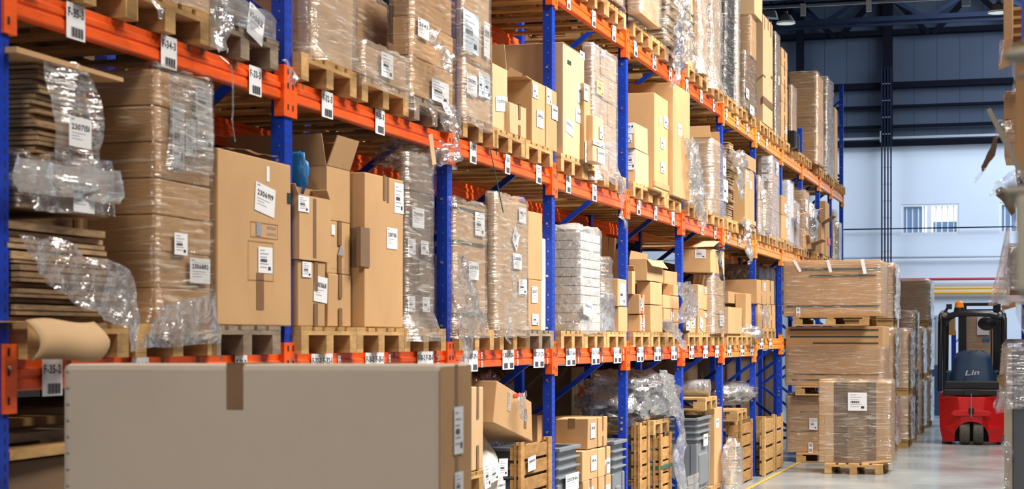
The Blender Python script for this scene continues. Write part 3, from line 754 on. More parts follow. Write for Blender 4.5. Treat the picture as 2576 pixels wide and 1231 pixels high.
# ---- rear row of racking behind, filled with cartons added to darken the gaps
for l in (1, 2, 3):
    for k in range(12 if l == 1 else 8):
        for (xx, wd) in ((-4.985, 'near'), (-6.0, 'far')):
            ya, yb = PY[k], PY[k + 1] - .02; z = LV[l]
            tag(MB().box(xx - .05, xx, ya, yb, z - .12, z, 'red').build('rack_beam'), '%s beam of the rack row behind, %s level, %s bay from the left' % (wd, LN[l], ORD[k]), 'rack beam')
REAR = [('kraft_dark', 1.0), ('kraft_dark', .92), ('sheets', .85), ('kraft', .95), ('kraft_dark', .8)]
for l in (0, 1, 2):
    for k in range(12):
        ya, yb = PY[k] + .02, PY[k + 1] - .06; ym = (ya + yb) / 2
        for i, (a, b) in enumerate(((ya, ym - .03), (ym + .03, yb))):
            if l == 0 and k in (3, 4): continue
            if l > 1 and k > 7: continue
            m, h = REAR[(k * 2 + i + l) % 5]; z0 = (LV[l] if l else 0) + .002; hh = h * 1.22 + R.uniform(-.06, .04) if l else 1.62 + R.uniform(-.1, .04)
            if l == 0: m = 'kraft_dark'  # floor cartons take a darker colour for the shade down there
            carton3(-6.05, -5.0 - R.uniform(0, .08), a, b, z0, z0 + hh, 'large %s carton added to fill the row behind, %s level, %s of the %s bay' % ('brown' if m == 'kraft' else 'dark brown', LN.get(l, 'floor'), ('near half', 'far half')[i], ORD[k]), m, tape=0, name='large_carton')

# ---- lower level, first bay
x1 = -3.74
def yy(p, X=FX): return YX(p, X)
def zz(p, y, X=FX): return ZX(p, y, X)
# small carton with hanging flap at the bottom left
c = carton(40, 78, 812, P1, 'open brown carton end with a curled flap at the lower left rack corner', depth=.5, X=-3.66, tape=0, zbot_px=None)
fb = MB(); a = onX(76, 808, -3.63); 
rows = []
for i in range(9):
    t = i / 8; rows.append([(-3.66 + .05 * math.sin(t * 2.6) + .01, YX(75 + (250 - 75) * u + 8 * math.sin(3 * t), -3.63) - (.03 * abs(t - .5) if u > .9 else 0), ZX(100, 808 + 98 * t, -3.63) + .008 * math.sin(u * 6)) for u in [q / 8 for q in range(9)]])
fb.grid(rows, 'kraft_light'); o = fb.build('flap', c, smooth=True, fix=False)
md = o.modifiers.new('s', 'SOLIDIFY'); md.thickness = .006
z = P1
bundle(-4.7, FX, yy(42), yy(300), P1 + .0, zz(150, 660), 'lowest stack of flat cardboard with torn film at the left end of the rack', th=.022, j=.05)
za = zz(150, 660) + .003
b2 = bundle(-4.7, FX - .02, yy(36), yy(285), za, zz(150, 560), 'brown folded cardboard layer under the crumpled white film roll', th=.03, j=.04)
# crumpled film roll layer
p = onX(160, 585, FX)
r_ = blob(None, (-4.2, (yy(22) + yy(298)) / 2, zz(150, 590)), (.56, (yy(298) - yy(24)) / 2, .06), 'film_loose', .10, 3, name='film_roll', flat=False, freq=6)
tag(r_, 'crumpled roll of whitish film between the two cardboard stacks at far left', 'plastic film')
r_.location.z = zz(150, 556) + .075
sheet_px(r_, [(22, 285, 532, 548), (20, 297, 560, 575), (22, 299, 590, 612), (40, 285, 612, 632)], -3.67, 'film_milky', .03, 14, 18, seed=31)
b3 = bundle(-4.65, FX - .01, yy(65), yy(272), zz(150, 532), zz(120, 405), 'film-wrapped cardboard pack with paper 2307191, second from the top at far left', th=.02, j=.03, wrap='film', seed=4, amp=.03, slant=-.4)
lab_front(b3, FX + .055, 183, 455, 236, 532, '2307191')
sheet_px(b3, [(60, 270, 402, 405), (55, 272, 470, 470), (60, 276, 530, 545)], FX + .0, 'film_loose', .03, seed=2)
b4 = bundle(-4.65, FX - .03, yy(112), yy(256), zz(150, 403), zz(115, 150), 'film-wrapped flat cartons with paper 2307151 at the top of the far left stack', th=.016, j=.05, wrap=None)
lab_front(b4, FX + .035, 172, 290, 228, 366, '2307151')
sheet_px(b4, [(100, 190, 145, 160), (114, 238, 220, 225), (118, 250, 320, 325), (116, 260, 400, 432)], FX - .005, 'film_thick', .025, seed=3)
tb = MB(); q0 = onX(30, 112, -3.72); q1 = onX(300, 210, -3.72)
tb.hexa([(-4.5, q0.y, q0.z - .03), (-3.70, q0.y, q0.z - .03), (-3.70, q1.y, q1.z + .005), (-4.5, q1.y, q1.z + .03), (-4.5, q0.y, q0.z), (-3.70, q0.y, q0.z - .008), (-3.70, q1.y, q1.z + .022), (-4.5, q1.y, q1.z + .05)], 'kraft')
tag(tb.build('loose_cardboard'), 'loose brown cardboard lid tilted over the far left stack', 'cardboard')
# film draping over the stack
dr = sheet_px(None, [(30, 150, 590, 600), (45, 215, 640, 650), (90, 318, 690, 680), (160, 330, 745, 735), (235, 332, 790, 780), (298, 330, 835, 830), (315, 328, 885, 880)], -3.66, 'film_loose', .035, 30, 18, seed=5)
tag(dr, 'torn clear film hanging over the lowest cardboard stack at far left', 'plastic film')
# film-wrapped tower of brown cartons
tw_ = wrapped_px(392, 533, 170, P1, 'tall film-wrapped tower of brown cartons with paper 2306882', p0=215, X=-3.73, tiers=7, wrap='film', seed=11, m='kraft', amp=.018, res=.035, slant=-.25, flare=.05, skirt=.07,
           labs=((476, 648, 527, 712, '2306882'), (432, 255, 462, 420, '', 'doc'), (466, 300, 492, 392, '', 'doc'), (494, 292, 534, 372, '', 'doc'), (490, 210, 531, 290, '', 'doc'), (437, 585, 470, 640, '', 'doc')))
sheet_px(tw_, [(420, 533, 178, 212), (424, 534, 300, 330), (416, 532, 430, 440)], -3.715, 'film_thick', .008, 16, 14, seed=33)
sheet_px(tw_, [(395, 532, 770, 735), (365, 535, 820, 800), (345, 545, 862, 842), (350, 546, 880, 862)], -3.70, 'film_loose', .02, 16, 20, seed=34)
# big brown carton
c = carton(548, 731, 372, P1, 'big brown carton with torn paper 2306919 beside the wrapped tower', p0=532, X=-3.72, depth=.8, tape=0,
           labs=((640, 462, 690, 535, '2306919', 'num', 'paper', -.12), (648, 620, 684, 686, '', 'doc')))
c2 = MB(); X = -3.7165
def outline(mb, X, px0, py0, px1, py1, t=.003, m='fold'):
    A = onX(px0, py0, X); B = onX(px1, py1, X); y0, y1, z0, z1 = A.y, B.y, B.z, A.z
    for b in ((y0, y1, z0, z0 + t), (y0, y1, z1 - t, z1), (y0, y0 + t, z0, z1), (y1 - t, y1, z0, z1)): mb.poly([(X, b[0], b[2]), (X, b[1], b[2]), (X, b[1], b[3]), (X, b[0], b[3])], m)
def patch(mb, X, px0, py0, px1, py1, m):
    A = onX(px0, py0, X); B = onX(px1, py1, X); mb.poly([(X, A.y, B.z), (X, B.y, B.z), (X, B.y, A.z), (X, A.y, A.z)], m)
outline(c2, X, 631, 556, 699, 604); outline(c2, X, 625, 604, 688, 709); patch(c2, X, 645, 560, 658, 595, 'grey_ink')
for y in (571, 575, 587, 591): patch(c2, X, 672, y, 695, y + 2, 'grey_ink')
patch(c2, X, 722, 485, 732, 515, 'green'); patch(c2, X, 646, 686, 664, 780, 'tape'); patch(c2, X, 671, 418, 678, 458, 'paper')
c2.build('printed_marks', c, fix=False)
tag(ribbon(None, [onX(545, 372, -3.80), onX(600, 376, -3.75), onX(690, 396, -3.74)], [.03, .03, .02], 'film_loose', .012, 3, wdir=(1, 0, 0)), 'white film edge lying on top of the big brown carton', 'plastic film')
# hanging white cord from the upper beam
tag(ribbon(None, [onX(548, 140, -3.72), onX(578, 165, -3.70), onX(584, 230, -3.69), onX(580, 300, -3.69), onX(588, 358, -3.69)], [.03, .025, .02, .02, .012], 'film_loose', .008, 2, name='film_strand'), 'thin white film strand hanging below sign F-34-3', 'plastic film')
tag(ribbon(None, [onX(700, 150, -3.69), onX(722, 172, -3.69), onX(735, 195, -3.68), onX(725, 212, -3.68)], [.03, .10, .12, .05], 'film_loose', .02, 8, name='film_scrap'), 'crumpled clear film scrap caught on the second post', 'plastic film')
bb = MB(); bb.hexa([onX(560, 350, -4.3), onX(700, 300, -4.3), onX(700, 340, -4.3), onX(600, 352, -4.3)] + [Vector(q) + Vector((-.01, 0, .004)) for q in (onX(600, 310, -4.3), onX(700, 262, -4.3), onX(700, 300, -4.3), onX(640, 318, -4.3))], 'kraft_dark')

# ---- lower level, second bay
a = carton(751, 818, 655, P1, 'brown carton with paper 2303168, bottom left of the four beside the second post', p0=740, X=-3.72, tape=.62, labs=((788, 695, 822, 760, '2303168', 'num', 'paper', -.06), (759, 658, 782, 697, '', 'doc')))
b = carton(753, 833, 488, topz(a), 'open brown carton with raised flaps standing on the carton with paper 2303168', p0=742, X=-3.71, open_=(None, 100, 62, 118), labs=((749, 491, 776, 531, '', 'doc'),), tape=0)
tp = MB(); patch(tp, -3.7085, 788, 500, 796, 650, 'tape'); tp.build('tape', b, fix=False)
a = carton(825, 884, 688, P1, 'closed brown carton, lowest of three in the column beside the tall notched carton', X=-3.78, depth=.5, tape=.5)
b = carton(824, 882, 554, topz(a), 'brown carton printed with a triangle, middle of three beside the tall notched carton', X=-3.78, depth=.5, tape=.5)
pm = MB(); A_ = onX(850, 610, -3.776); B_ = onX(866, 645, -3.776); pm.poly([(A_.x, A_.y, B_.z), (A_.x, B_.y, B_.z), (A_.x, (A_.y + B_.y) / 2, A_.z)], 'grey_ink'); patch(pm, -3.776, 835, 672, 872, 675, 'grey_ink'); patch(pm, -3.776, 834, 565, 843, 592, 'paper'); pm.build('printed_marks', b, fix=False)
carton(822, 880, 415, topz(b), 'open brown carton with tall lifted flaps, top of the column beside the tall notched carton', X=-3.78, depth=.6, tape=0, open_=(70, 95, 75, 120))
tag(blob(None, onX(748, 440, -3.85), (.06, .018, .11), 'bluebag', .3, 4, name='blue_bag', n=24), 'blue plastic bag poking out beside the second post', 'bag')
c = carton(918, 1014, 432, P1, 'tall plain brown carton with a cut-out notch on its near edge', p0=884, X=-3.72, tape=0, labs=((991, 459, 1014, 535, '', 'doc'), (972, 572, 998, 625, '2307051')))
nt = MB(); Y_ = yy(918); A_ = onX(918, 573, FX)
pt = onX(918, 672, FX)
nt.box(FX - .09, FX + .003, Y_ - .004, yy(928), pt.z, A_.z, 'fold'); MB().box(FX - .02, FX + .006, yy(905), yy(928), pt.z, A_.z, 'kraft_dark').build('notch_flap', c)
patch(nt, FX + .0045, 965, 440, 971, 505, 'tape'); patch(nt, FX + .0045, 974, 445, 979, 510, 'tape'); nt.build('notch', c)
wrapped_px(1020, 1088, 388, P1, 'film-wrapped brown cartons with paper 2305059 beside the third post', p0=1010, X=-3.73, tiers=5, cols=2, depth=.8, wrap='film_thick', seed=21, amp=.03, m='kraft_dark', flare=.09, skirt=.08, labs=((1036, 520, 1066, 571, '2305059'), (1025, 600, 1044, 640, '', 'doc'), (1058, 605, 1077, 640, '', 'doc'), (1025, 745, 1043, 785, '', 'doc'), (1062, 748, 1080, 785, '', 'doc')))
tag(blob(None, onX(1050, 392, -3.95), (.25, .27, .10), 'film_loose', .35, 9, name='film_bunch'), 'crumpled film bunched on top of the load with paper 2305059', 'plastic film')
s = MB(); s.hexa([onX(1078, 340, -3.69), onX(1088, 336, -3.69), onX(1098, 412, -3.69), onX(1088, 416, -3.69)] + [p_ + Vector((-.004, 0, 0)) for p_ in (onX(1078, 340, -3.69), onX(1088, 336, -3.69), onX(1098, 412, -3.69), onX(1088, 416, -3.69))], 'kraft_light')
tag(s.build('cardboard_strip'), 'pale cardboard strip dangling from the beam left of the third post', 'cardboard')

# ---- lower level, third bay
def green_lines(o, X, px0, px1, ys, t=3):
    mb = MB()
    for y in ys:
        A = onX(px0, y, X + .005); y1 = YX(px1, X + .005); h = t / 2 / FL * A.y * 1.05
        mb.poly([(A.x, A.y, A.z - h), (A.x, y1, A.z - h), (A.x, y1, A.z + h), (A.x, A.y, A.z + h)], 'green')
    mb.build('green_stripe', o, fix=False)
g = wrapped_px(1140, 1222, 508, P1, 'film-wrapped carton with green stripes and paper 2307471', X=-3.74, p0=1125, wrap='film_thick', seed=31, amp=.03, slant=-.8, flare=.03, labs=((1178, 657, 1203, 703, '2307471'), (1194, 533, 1218, 592, '', 'doc')))
green_lines(g, -3.74, 1139, 1220, (520, 606, 790), 7)
h = wrapped_px(1245, 1326, 492, P1, 'tall pale film-wrapped carton with a white diamond paper and two papers 2305354', X=-3.71, p0=1224, wrap='film_thick', seed=32, amp=.028, slant=-.6, m='kraft_light', flare=.02, labs=((1305, 521, 1322, 560, '2305354'), (1290, 637, 1311, 676, '2305354'), (1304, 702, 1324, 740, '', 'doc'), (1290, 575, 1303, 622, '', 'doc', 'paper', -.6)))
ribbon(h, [onX(1280, 640, -3.68), onX(1275, 740, -3.67), onX(1273, 820, -3.66), onX(1266, 845, -3.66), onX(1274, 858, -3.65)], [.1, .07, .06, .1, .08], 'film_loose', .03, 3)
a = carton(1330, 1362, 703, P1, 'brown carton with paper 2307477 below the plain carton beside the fourth post', X=-3.76, p0=1326, depth=.5, tape=0, labs=((1336, 720, 1352, 762, '2307477'), (1338, 790, 1354, 818, '', 'doc')))
b = carton(1326, 1364, 529, topz(a), 'plain brown carton on top of the carton with paper 2307477', X=-3.76, depth=.5, tape=0)
carton(1362, 1378, 600, P1, 'bright white narrow box standing between the brown cartons and the fourth post', X=-3.80, depth=.3, tape=0, m='white', name='white_box', cat='box')
tag(MB().bar(onX(1233, 375, -3.70), onX(1266, 535, -3.68), .006, .006, 'strap').build('green_strap'), 'thin dark green strap dangling in front of the tall pale wrapped carton', 'strap')
tag(sheet_px(None, [(1136, 1160, 640, 650), (1138, 1180, 730, 735), (1137, 1205, 790, 800), (1138, 1190, 840, 835), (1138, 1170, 890, 885), (1142, 1156, 925, 925)], -3.66, 'film_loose', .05, 26, 14, seed=12), 'bunch of crumpled clear film hanging at the lower beam beside the third post', 'plastic film')
tag(ribbon(None, [onX(1128, 300, -3.69), onX(1138, 335, -3.68), onX(1140, 365, -3.68)], [.04, .16, .07], 'film_loose', .03, 18, name='film_scrap'), 'clear film scrap hanging over the beam at the third post', 'plastic film')

# ---- lower level, fourth bay: wrapped stack of pale trays
o = empty('tray_stack', (-4.1, yy(1490), P1)); tag(o, 'film-wrapped stack of pale plastic trays with paper 2306042', 'tray stack')
ya, yb = yy(1464), yy(1512); zt = zz(1464, 582); n = 11
for i in range(n):
    h = (zt - P1) / n; z0 = P1 + i * h
    tb = MB().prism([(ya, z0 + .004), (yb, z0 + .004), (yb + .012, z0 + h * .8), (yb + .012, z0 + h * .96), (ya - .012, z0 + h * .96), (ya - .012, z0 + h * .8)], 'x', -4.55, FX - .01, 'tray')
    tb.build('tray', o, bevel=.003)
film_shell(o, -4.55, FX - .01, ya - .01, yb + .012, P1 - .02, zt + .03, 'film_loose', seed=41, amp=.03, slant=.5, flare=.03)
lab_front(o, FX + .03, 1467, 757, 1489, 795, '2306042', 'num', 'paper', -.1)
tag(blob(None, onX(1403, 795, -4.0), (.3, .15, .18), 'bag', .15, 14, name='white_bag'), 'round white bag beside the wrapped trays at the fourth post', 'bag')
bundle(-4.4, FX - .02, yy(1520), yy(1548), P1, zz(1520, 745), 'dark folded cardboard wrapped in film, lower pack beside the trays', th=.03, j=.05, wrap='film_grey', seed=44, amp=.04)
bundle(-4.4, FX - .03, yy(1520), yy(1546), zz(1520, 744), zz(1520, 655), 'folded cardboard in torn film, upper pack beside the trays', th=.025, j=.06, wrap='film_thick', seed=45, amp=.04)
a = carton(1557, 1578, 772, P1, 'small brown carton beneath the white-labelled carton left of the fifth post', X=-3.72, depth=.4, tape=0)
carton(1554, 1577, 702, topz(a), 'narrow carton covered by a large white paper left of the fifth post', X=-3.72, depth=.4, tape=0, labs=((1557, 712, 1572, 768, '2300491', 'doc'),))
carton3(-4.84, -4.5, yy(1500, -4.5), yy(1560, -4.5), zz(1500, 745, -4.5) , zz(1500, 588, -4.5), 'brown cartons with small white papers at the back of the fourth bay', tape=.5)

# ---- lower level, fifth bay
a = carton(1610, 1623, 792, P1, 'brown carton with red tape and paper, bottom of the pile right of the fifth post', p0=1583, tape=.4, tapem='tape_red', labs=((1611, 800, 1621, 832, '2207710', 'doc'),))
b = carton(1609, 1621, 741, topz(a), 'brown carton with red tape, second from the bottom right of the fifth post', p0=1583, tape=.4, tapem='tape_red', labs=((1610, 750, 1617, 783, '', 'doc'),))
carton(1590, 1598, 682, topz(b), 'narrow upright carton on the red-taped cartons right of the fifth post', p0=1582, X=-3.78, tape=0, depth=.3, open_=(None, None, None, 110))
a = carton(1637, 1666, 768, P1, 'plain brown carton at the bottom middle of the fifth bay', p0=1624, X=-3.74, tape=0)
b = carton(1637, 1666, 708, topz(a), 'dark-sided brown carton second from the bottom in the middle of the fifth bay', p0=1600, X=-3.74, tape=0)
carton(1627, 1668, 652, topz(b), 'open brown carton with a drooping flap on top of the fifth bay', p0=1583, X=-3.74, tape=0, open_=(-52, 100, None, 15))
a = carton(1692, 1707, 812, P1, 'brown carton at the bottom right of the fifth bay', p0=1672, X=-3.74, tape=0)
b = carton(1670, 1708, 776, topz(a), 'row of small brown cartons with white papers in the fifth bay', X=-3.74, tape=.55, labs=((1687, 785, 1694, 806, '', 'doc'), (1701, 787, 1707, 806, '', 'doc')))
c = carton(1668, 1708, 742, topz(b), 'low brown carton on the small labelled cartons of the fifth bay', X=-3.74, tape=0)
d = carton(1695, 1706, 716, topz(c), 'brown carton under the film bag at the sixth post', p0=1668, X=-3.74, tape=0)
carton(1672, 1706, 680, topz(d), 'brown carton with sloping top, highest beside the sixth post', X=-3.80, tape=0, depth=.35)
tag(sheet_px(None, [(1704, 1722, 710, 710), (1704, 1737, 735, 733), (1707, 1743, 770, 770), (1707, 1738, 800, 798), (1709, 1720, 816, 812)], -3.66, 'film_loose', .06, 20, 14, seed=22), 'billowing clear film hanging in front of the sixth post', 'plastic film')
tag(sheet_px(None, [(1667, 1672, 800, 803), (1668, 1690, 828, 822), (1682, 1706, 850, 842), (1696, 1715, 866, 860), (1708, 1714, 880, 878)], -3.66, 'film_loose', .05, 20, 12, seed=24), 'clear film spilling over the lower beam left of the sixth post', 'plastic film')

# ---- lower level, sixth bay
a = carton(1735, 1750, 824, P1, 'small carton with two white papers beside the sixth post', p0=1722, X=-3.70, tape=0, labs=((1738, 800, 1748, 826, '', 'doc'), (1725, 806, 1735, 832, '', 'doc')), ztop=zz(1735, 793, -3.7))
a = carton(1756, 1770, 778, P1, 'brown carton with a slanted white paper, bottom middle of the sixth bay', p0=1745, tape=0, labs=((1760, 800, 1768, 830, '', 'doc', 'paper', -.2),))
b = carton(1771, 1785, 782, P1, 'brown carton with a white corner paper, bottom right of the sixth bay', X=-3.74, tape=0, labs=((1772, 788, 1778, 800, '', 'doc'),))
carton(1756, 1770, 716, topz(a), 'brown carton with a white sticker, upper left of the pair in the sixth bay', p0=1723, tape=0, labs=((1758, 720, 1762, 735, '', 'mini'),))
carton(1772, 1788, 720, topz(b), 'brown carton with a printed emblem, upper right of the pair in the sixth bay', X=-3.73, tape=0, labs=((1773, 724, 1778, 740, '', 'mini'),))
w1_ = wrapped_px(1794, 1822, 693, P1, 'film-wrapped cartons below the big carton with black cables', X=-3.66, p0=1775, tiers=3, wrap='film_thick', seed=51, amp=.03, labs=((1810, 793, 1821, 820, '', 'doc'),), skirt=0)
c = carton(1788, 1822, 625, zz(1794, 693, -3.66) + .03, 'big brown carton with a large white paper and lifted lid under the middle beam', X=-3.66, p0=1716, tape=0, labs=((1811, 650, 1820, 673, '', 'doc'),), slabs=((1748, 627, 1776, 650, '', 'doc'),))
cb = MB()
for (dx_, m_) in ((0, 'black'), (.035, 'black'), (.07, 'black')):
    q = [onX(1800 + dx_ * 60, 612, -3.72), onX(1806 + dx_ * 90, 640, -3.63), onX(1810 + dx_ * 90, 675, -3.62), onX(1812 + dx_ * 90, 700, -3.62), onX(1816 + dx_ * 40, 706, -3.62)]
    cb.tube(q, .007, m_)
cb.tube([onX(1797, 616, -3.66), onX(1812, 614, -3.62), onX(1826, 624, -3.62), onX(1820, 632, -3.62), onX(1808, 622, -3.62)], .008, 'black')
tag(cb.build('black_cables', smooth=True), 'loop of black cables hanging over the big carton in the sixth bay', 'cable')
s = MB(); A_, B_, C_, D_ = onX(1720, 612, -4.2), onX(1792, 606, -3.75), onX(1800, 603, -3.70), onX(1730, 604, -4.1)
zt_ = topz(c); yA, yB = yy(1788, -3.66), yy(1822, -3.66)
tag(MB().hexa([(-4.5, yA, zt_), (-3.62, yA - .03, zt_ + .01), (-3.62, yA + .35, zt_ + .09), (-4.5, yA + .35, zt_ + .1), (-4.5, yA, zt_ + .006), (-3.62, yA - .03, zt_ + .016), (-3.62, yA + .35, zt_ + .096), (-4.5, yA + .35, zt_ + .106)], 'kraft_light').build('loose_cardboard'), 'loose cardboard lid on the big carton with black cables', 'cardboard')

# ---- lower level, seventh and eighth bays
carton(1832, 1866, 772, P1, 'big brown carton whose lid hangs open to the right in the seventh bay', X=-3.68, tape=0, depth=.6, open_=(None, 80, None, -52), p0=None)
carton(1832, 1874, 733, zz(1832, 772, -3.68) + .0, 'shallow open brown carton on top in the seventh bay', X=-3.95, tape=0, depth=.5, open_=(None, 100, None, None), zbot_px=762)
carton(1876, 1898, 738, P1, 'brown carton at the back right of the seventh bay', X=-3.8, tape=0, p0=1850)
tag(blob(None, onX(1882, 838, -3.80), (.18, .35, .10), 'film_loose', .3, 27, name='film_bag'), 'bag of crumpled white film under the open lid in the seventh bay', 'bag')
a = carton(1907, 1929, 766, pz(1, 7), 'left lower brown carton of the eighth bay', X=-3.72, tape=.5)
b = carton(1930, 1950, 766, pz(1, 7), 'right lower brown carton of the eighth bay', X=-3.72, tape=.5)
carton(1904, 1927, 703, topz(a), 'left upper brown carton of the eighth bay with a white paper', X=-3.72, tape=.5, labs=((1921, 712, 1926, 730, '', 'mini'),))
carton(1928, 1947, 704, topz(b), 'right upper brown carton of the eighth bay', X=-3.72, tape=.5)
tag(ribbon(None, [onX(1917, 768, -3.68), onX(1918, 795, -3.66), onX(1916, 822, -3.68)], [.85, .6, .3], 'film_loose', .05, 31, nc=12), 'clear film bag hanging in front of the eighth bay cartons', 'plastic film')
wrapped(-4.8, -4.1, yy(1906, -4.1), yy(1950, -4.1), pz(1, 7), zz(1906, 668, -4.1), 'grey-wrapped load at the back of the eighth bay', m='kraft_dark', wrap='film_grey', seed=61, res=.08)

# ================================================================ middle level
wrapped(-4.75, -3.74, yy(128), yy(315), P2 + .0, P2 + .55, 'film-wrapped load whose base just shows above sign F-35-3', wrap='film_thick', seed=70, m='kraft_dark', res=.06)
o = wrapped(-4.75, -3.70, yy(350), yy(522), P2, P2 + .6, 'film-wrapped load above sign F-34-3', wrap='film_thick', seed=71, flare=.05, m='kraft', amp=.03, skirt=.02)
ribbon(o, [onX(362, -5, -3.66), onX(385, 25, -3.64), onX(395, 50, -3.63)], [.1, .07, .05], 'film_loose', .02, 2)
ribbon(o, [onX(540, 30, -3.66), onX(548, 80, -3.64), onX(548, 130, -3.64)], [.2, .16, .12], 'film_loose', .03, 3)
wrapped_px(560, 690, 0, P2 + .03, 'shiny film-wrapped load with paper 10062 left of the second post', X=-3.70, depth=1.1, wrap='film_cool', seed=72, amp=.045, slant=-.4, tiers=1, m='kraft_dark', flare=.04, skirt=.05, labs=((622, 12, 662, 94, '10062', 'num', 'paper', -.25),))
wrapped_px(785, 893, -60, P2, 'thickly wrapped load bulging over its pallet right of the second post', X=-3.70, p0=740, wrap='film_thick', seed=73, amp=.05, slant=.9, flare=.06, skirt=.03, m='kraft_light')
a = wrapped_px(912, 1026, 106, P2, 'film-wrapped flat carton standing above sign F-31-3', X=-3.68, p0=884, wrap='film_thick', seed=74, amp=.018, slant=.1, m='kraft', labs=((958, 128, 988, 190, '', 'doc'),))
wrapped_px(880, 975, -30, P2, 'hazy film-wrapped carton behind the flat carton above sign F-31-3', X=-3.98, depth=.8, wrap='film_thick', seed=75, m='kraft', amp=.02, skirt=0)
carton3(-4.7, -3.85, yy(885, -3.85), yy(985, -3.85), P2 + .95, P2 + 1.35, 'plain brown carton at the top edge of the photo above the hazy carton', tape=0)
o = wrapped_px(1032, 1141, -60, P2, 'tall film-wrapped load with torn film and paper 7042 left of the third post line', X=-3.69, p0=985, wrap='film', seed=76, amp=.035, slant=.5, tiers=3, m='kraft', flare=.02, skirt=.11, labs=((1050, 42, 1078, 90, '2042'), (1085, 195, 1128, 250, '', 'doc', 'paper')))
for i, (px_, py_) in enumerate(((1075, 90), (1095, 120), (1110, 150), (1070, 280), (1103, 282), (1137, 300))):
    ribbon(o, [onX(px_, py_ - 20, -3.65), onX(px_ + 4, py_ + 10, -3.62), onX(px_ + 2, py_ + 40, -3.62)], [.12, .16, .06], 'film_loose', .05, 80 + i)
tag(ribbon(None, [onX(1120, 330, -3.69), onX(1133, 345, -3.67), onX(1137, 365, -3.67)], [.05, .12, .06], 'film_loose', .03, 90, name='film_scrap'), 'small round film scrap on the middle beam at the third post', 'plastic film')
a = wrapped_px(1165, 1236, 150, P2, 'lower film-wrapped carton with paper 2302903 right of the third post', X=-3.69, p0=1145, wrap='film_thick', seed=77, amp=.02, m='kraft_light', labs=((1173, 182, 1199, 234, '2302903'), (1203, 180, 1216, 240, '', 'doc', 'paper_blue'), (1217, 186, 1232, 245, '', 'doc', 'paper_blue')))
wrapped_px(1163, 1233, -50, zz(1165, 150, -3.69) + .03, 'upper film-wrapped carton with a pale blue sheet and a vertical number', X=-3.69, p0=1145, wrap='film_thick', seed=78, amp=.015, m='kraft_light', skirt=0, labs=((1164, 20, 1203, 122, '', 'doc', 'paper_blue'), (1216, 52, 1231, 140, '2302903', 'num', 'paper')))
# open cartons above F-28-3
a = carton(1238, 1276, 158, P2, 'open pale carton with paper 221764 leaning left of the small taped carton', X=-3.74, depth=.5, m='kraft_light', tape=0, open_=(None, 100, 100, 100), labs=((1246, 236, 1276, 274, '221764', 'num', 'paper', .1),))
carton(1283, 1324, 255, P2, 'small tan carton with brown tape above sign F-28-3', X=-3.70, p0=1278, tape=.55, m='kraft_light')
a = carton(1338, 1371, 200, P2, 'open brown carton with paper 2300426 above sign F-27-3', X=-3.72, p0=1262, tape=0, open_=(None, 120, 5, None), labs=((1339, 208, 1352, 244, '', 'doc'), (1349, 274, 1366, 318, '2300426')))
carton(1373, 1402, 217, P2, 'narrow brown carton with paper 2300400 beside the tall fourth-post carton', X=-3.72, p0=1371, tape=0, labs=((1374, 220, 1386, 260, '', 'doc'), (1387, 262, 1402, 298, '2300400')))
k_ = carton(1416, 1469, 106, P2, 'tall brown carton with scattered papers 2305422 right of the fourth post', X=-3.70, p0=1250, tape=0, labs=((1421, 297, 1442, 333, '2305422', 'num', 'paper', -.1), (1448, 270, 1463, 306, '2306421'), (1452, 212, 1465, 258, '230541', 'num', 'paper', -.08), (1458, 126, 1470, 145, '', 'doc'), (1461, 312, 1467, 346, '2304')), m='kraft_light')
pm = MB(); patch(pm, -3.6945, 1428, 150, 1437, 165, 'green'); outline(pm, -3.6945, 1416, 106, 1468, 139); pm.build('printed_marks', k_, fix=False)
carton(1471, 1486, 208, P2, 'slim brown carton with paper 2306894 beside the tall carton', X=-3.66, depth=.2, tape=0, labs=((1468, 210, 1479, 250, '0894'), (1471, 354, 1475, 408, '', 'doc')))
o = wrapped_px(1491, 1552, 112, P2, 'cool bluish film-wrapped load with a yellow paper left of the fifth post', X=-3.73, p0=1467, wrap='film_cool', seed=79, amp=.02, slant=-.5, m='kraft_light', tiers=5, cols=3, flare=.08, skirt=.12, labs=((1500, 199, 1518, 235, '', 'doc', 'yellow_paper'), (1512, 122, 1521, 138, '', 'mini')))
carton(1493, 1519, 287, P2, 'small carton covered in white papers in front of the bluish wrapped load', X=-3.60, depth=.12, tape=0, m='kraft_light', labs=((1507, 315, 1516, 348, '', 'doc'), (1491, 348, 1520, 362, '', 'doc'), (1502, 370, 1520, 408, '2304090')))
tag(ribbon(None, [onX(1545, 445, -3.66), onX(1552, 480, -3.64), onX(1550, 530, -3.64), onX(1560, 572, -3.64)], [.3, .2, .12, .09], 'film_loose', .05, 92, nc=10), 'twisted film tail hanging over the middle beam left of the fifth post', 'plastic film')
# fifth bay
a = carton(1599, 1631, 376, P2, 'lower small carton with big white paper on its near end by the fifth post', X=-3.72, p0=1578, tape=0, m='kraft_light', slabs=((1579, 376, 1597, 427, '', 'doc'),))
carton(1597, 1629, 308, topz(a), 'upper small carton with paper 04 right of the fifth post', X=-3.72, p0=1577, tape=0, m='kraft_light', slabs=((1577, 310, 1595, 336, '04', 'num'), (1577, 338, 1590, 358, '', 'doc')))
carton(1646, 1681, 233, P2, 'large brown carton with three small white papers in the fifth bay', X=-3.71, p0=1576, tape=0, labs=((1670, 290, 1680, 320, '', 'doc'), (1661, 343, 1671, 372, '', 'doc'), (1661, 404, 1671, 433, '', 'doc'), (1657, 290, 1661, 312, '', 'mini')))
carton3(-4.5, -3.66, YX(1681, -3.71) + .012, PY[5] - .107, P2, ZX(1673, 200, -3.70), 'tallest brown carton behind, with paper 2306 at its right edge', tape=0, labs=((1705, 310, 1714, 340, '2306'),))
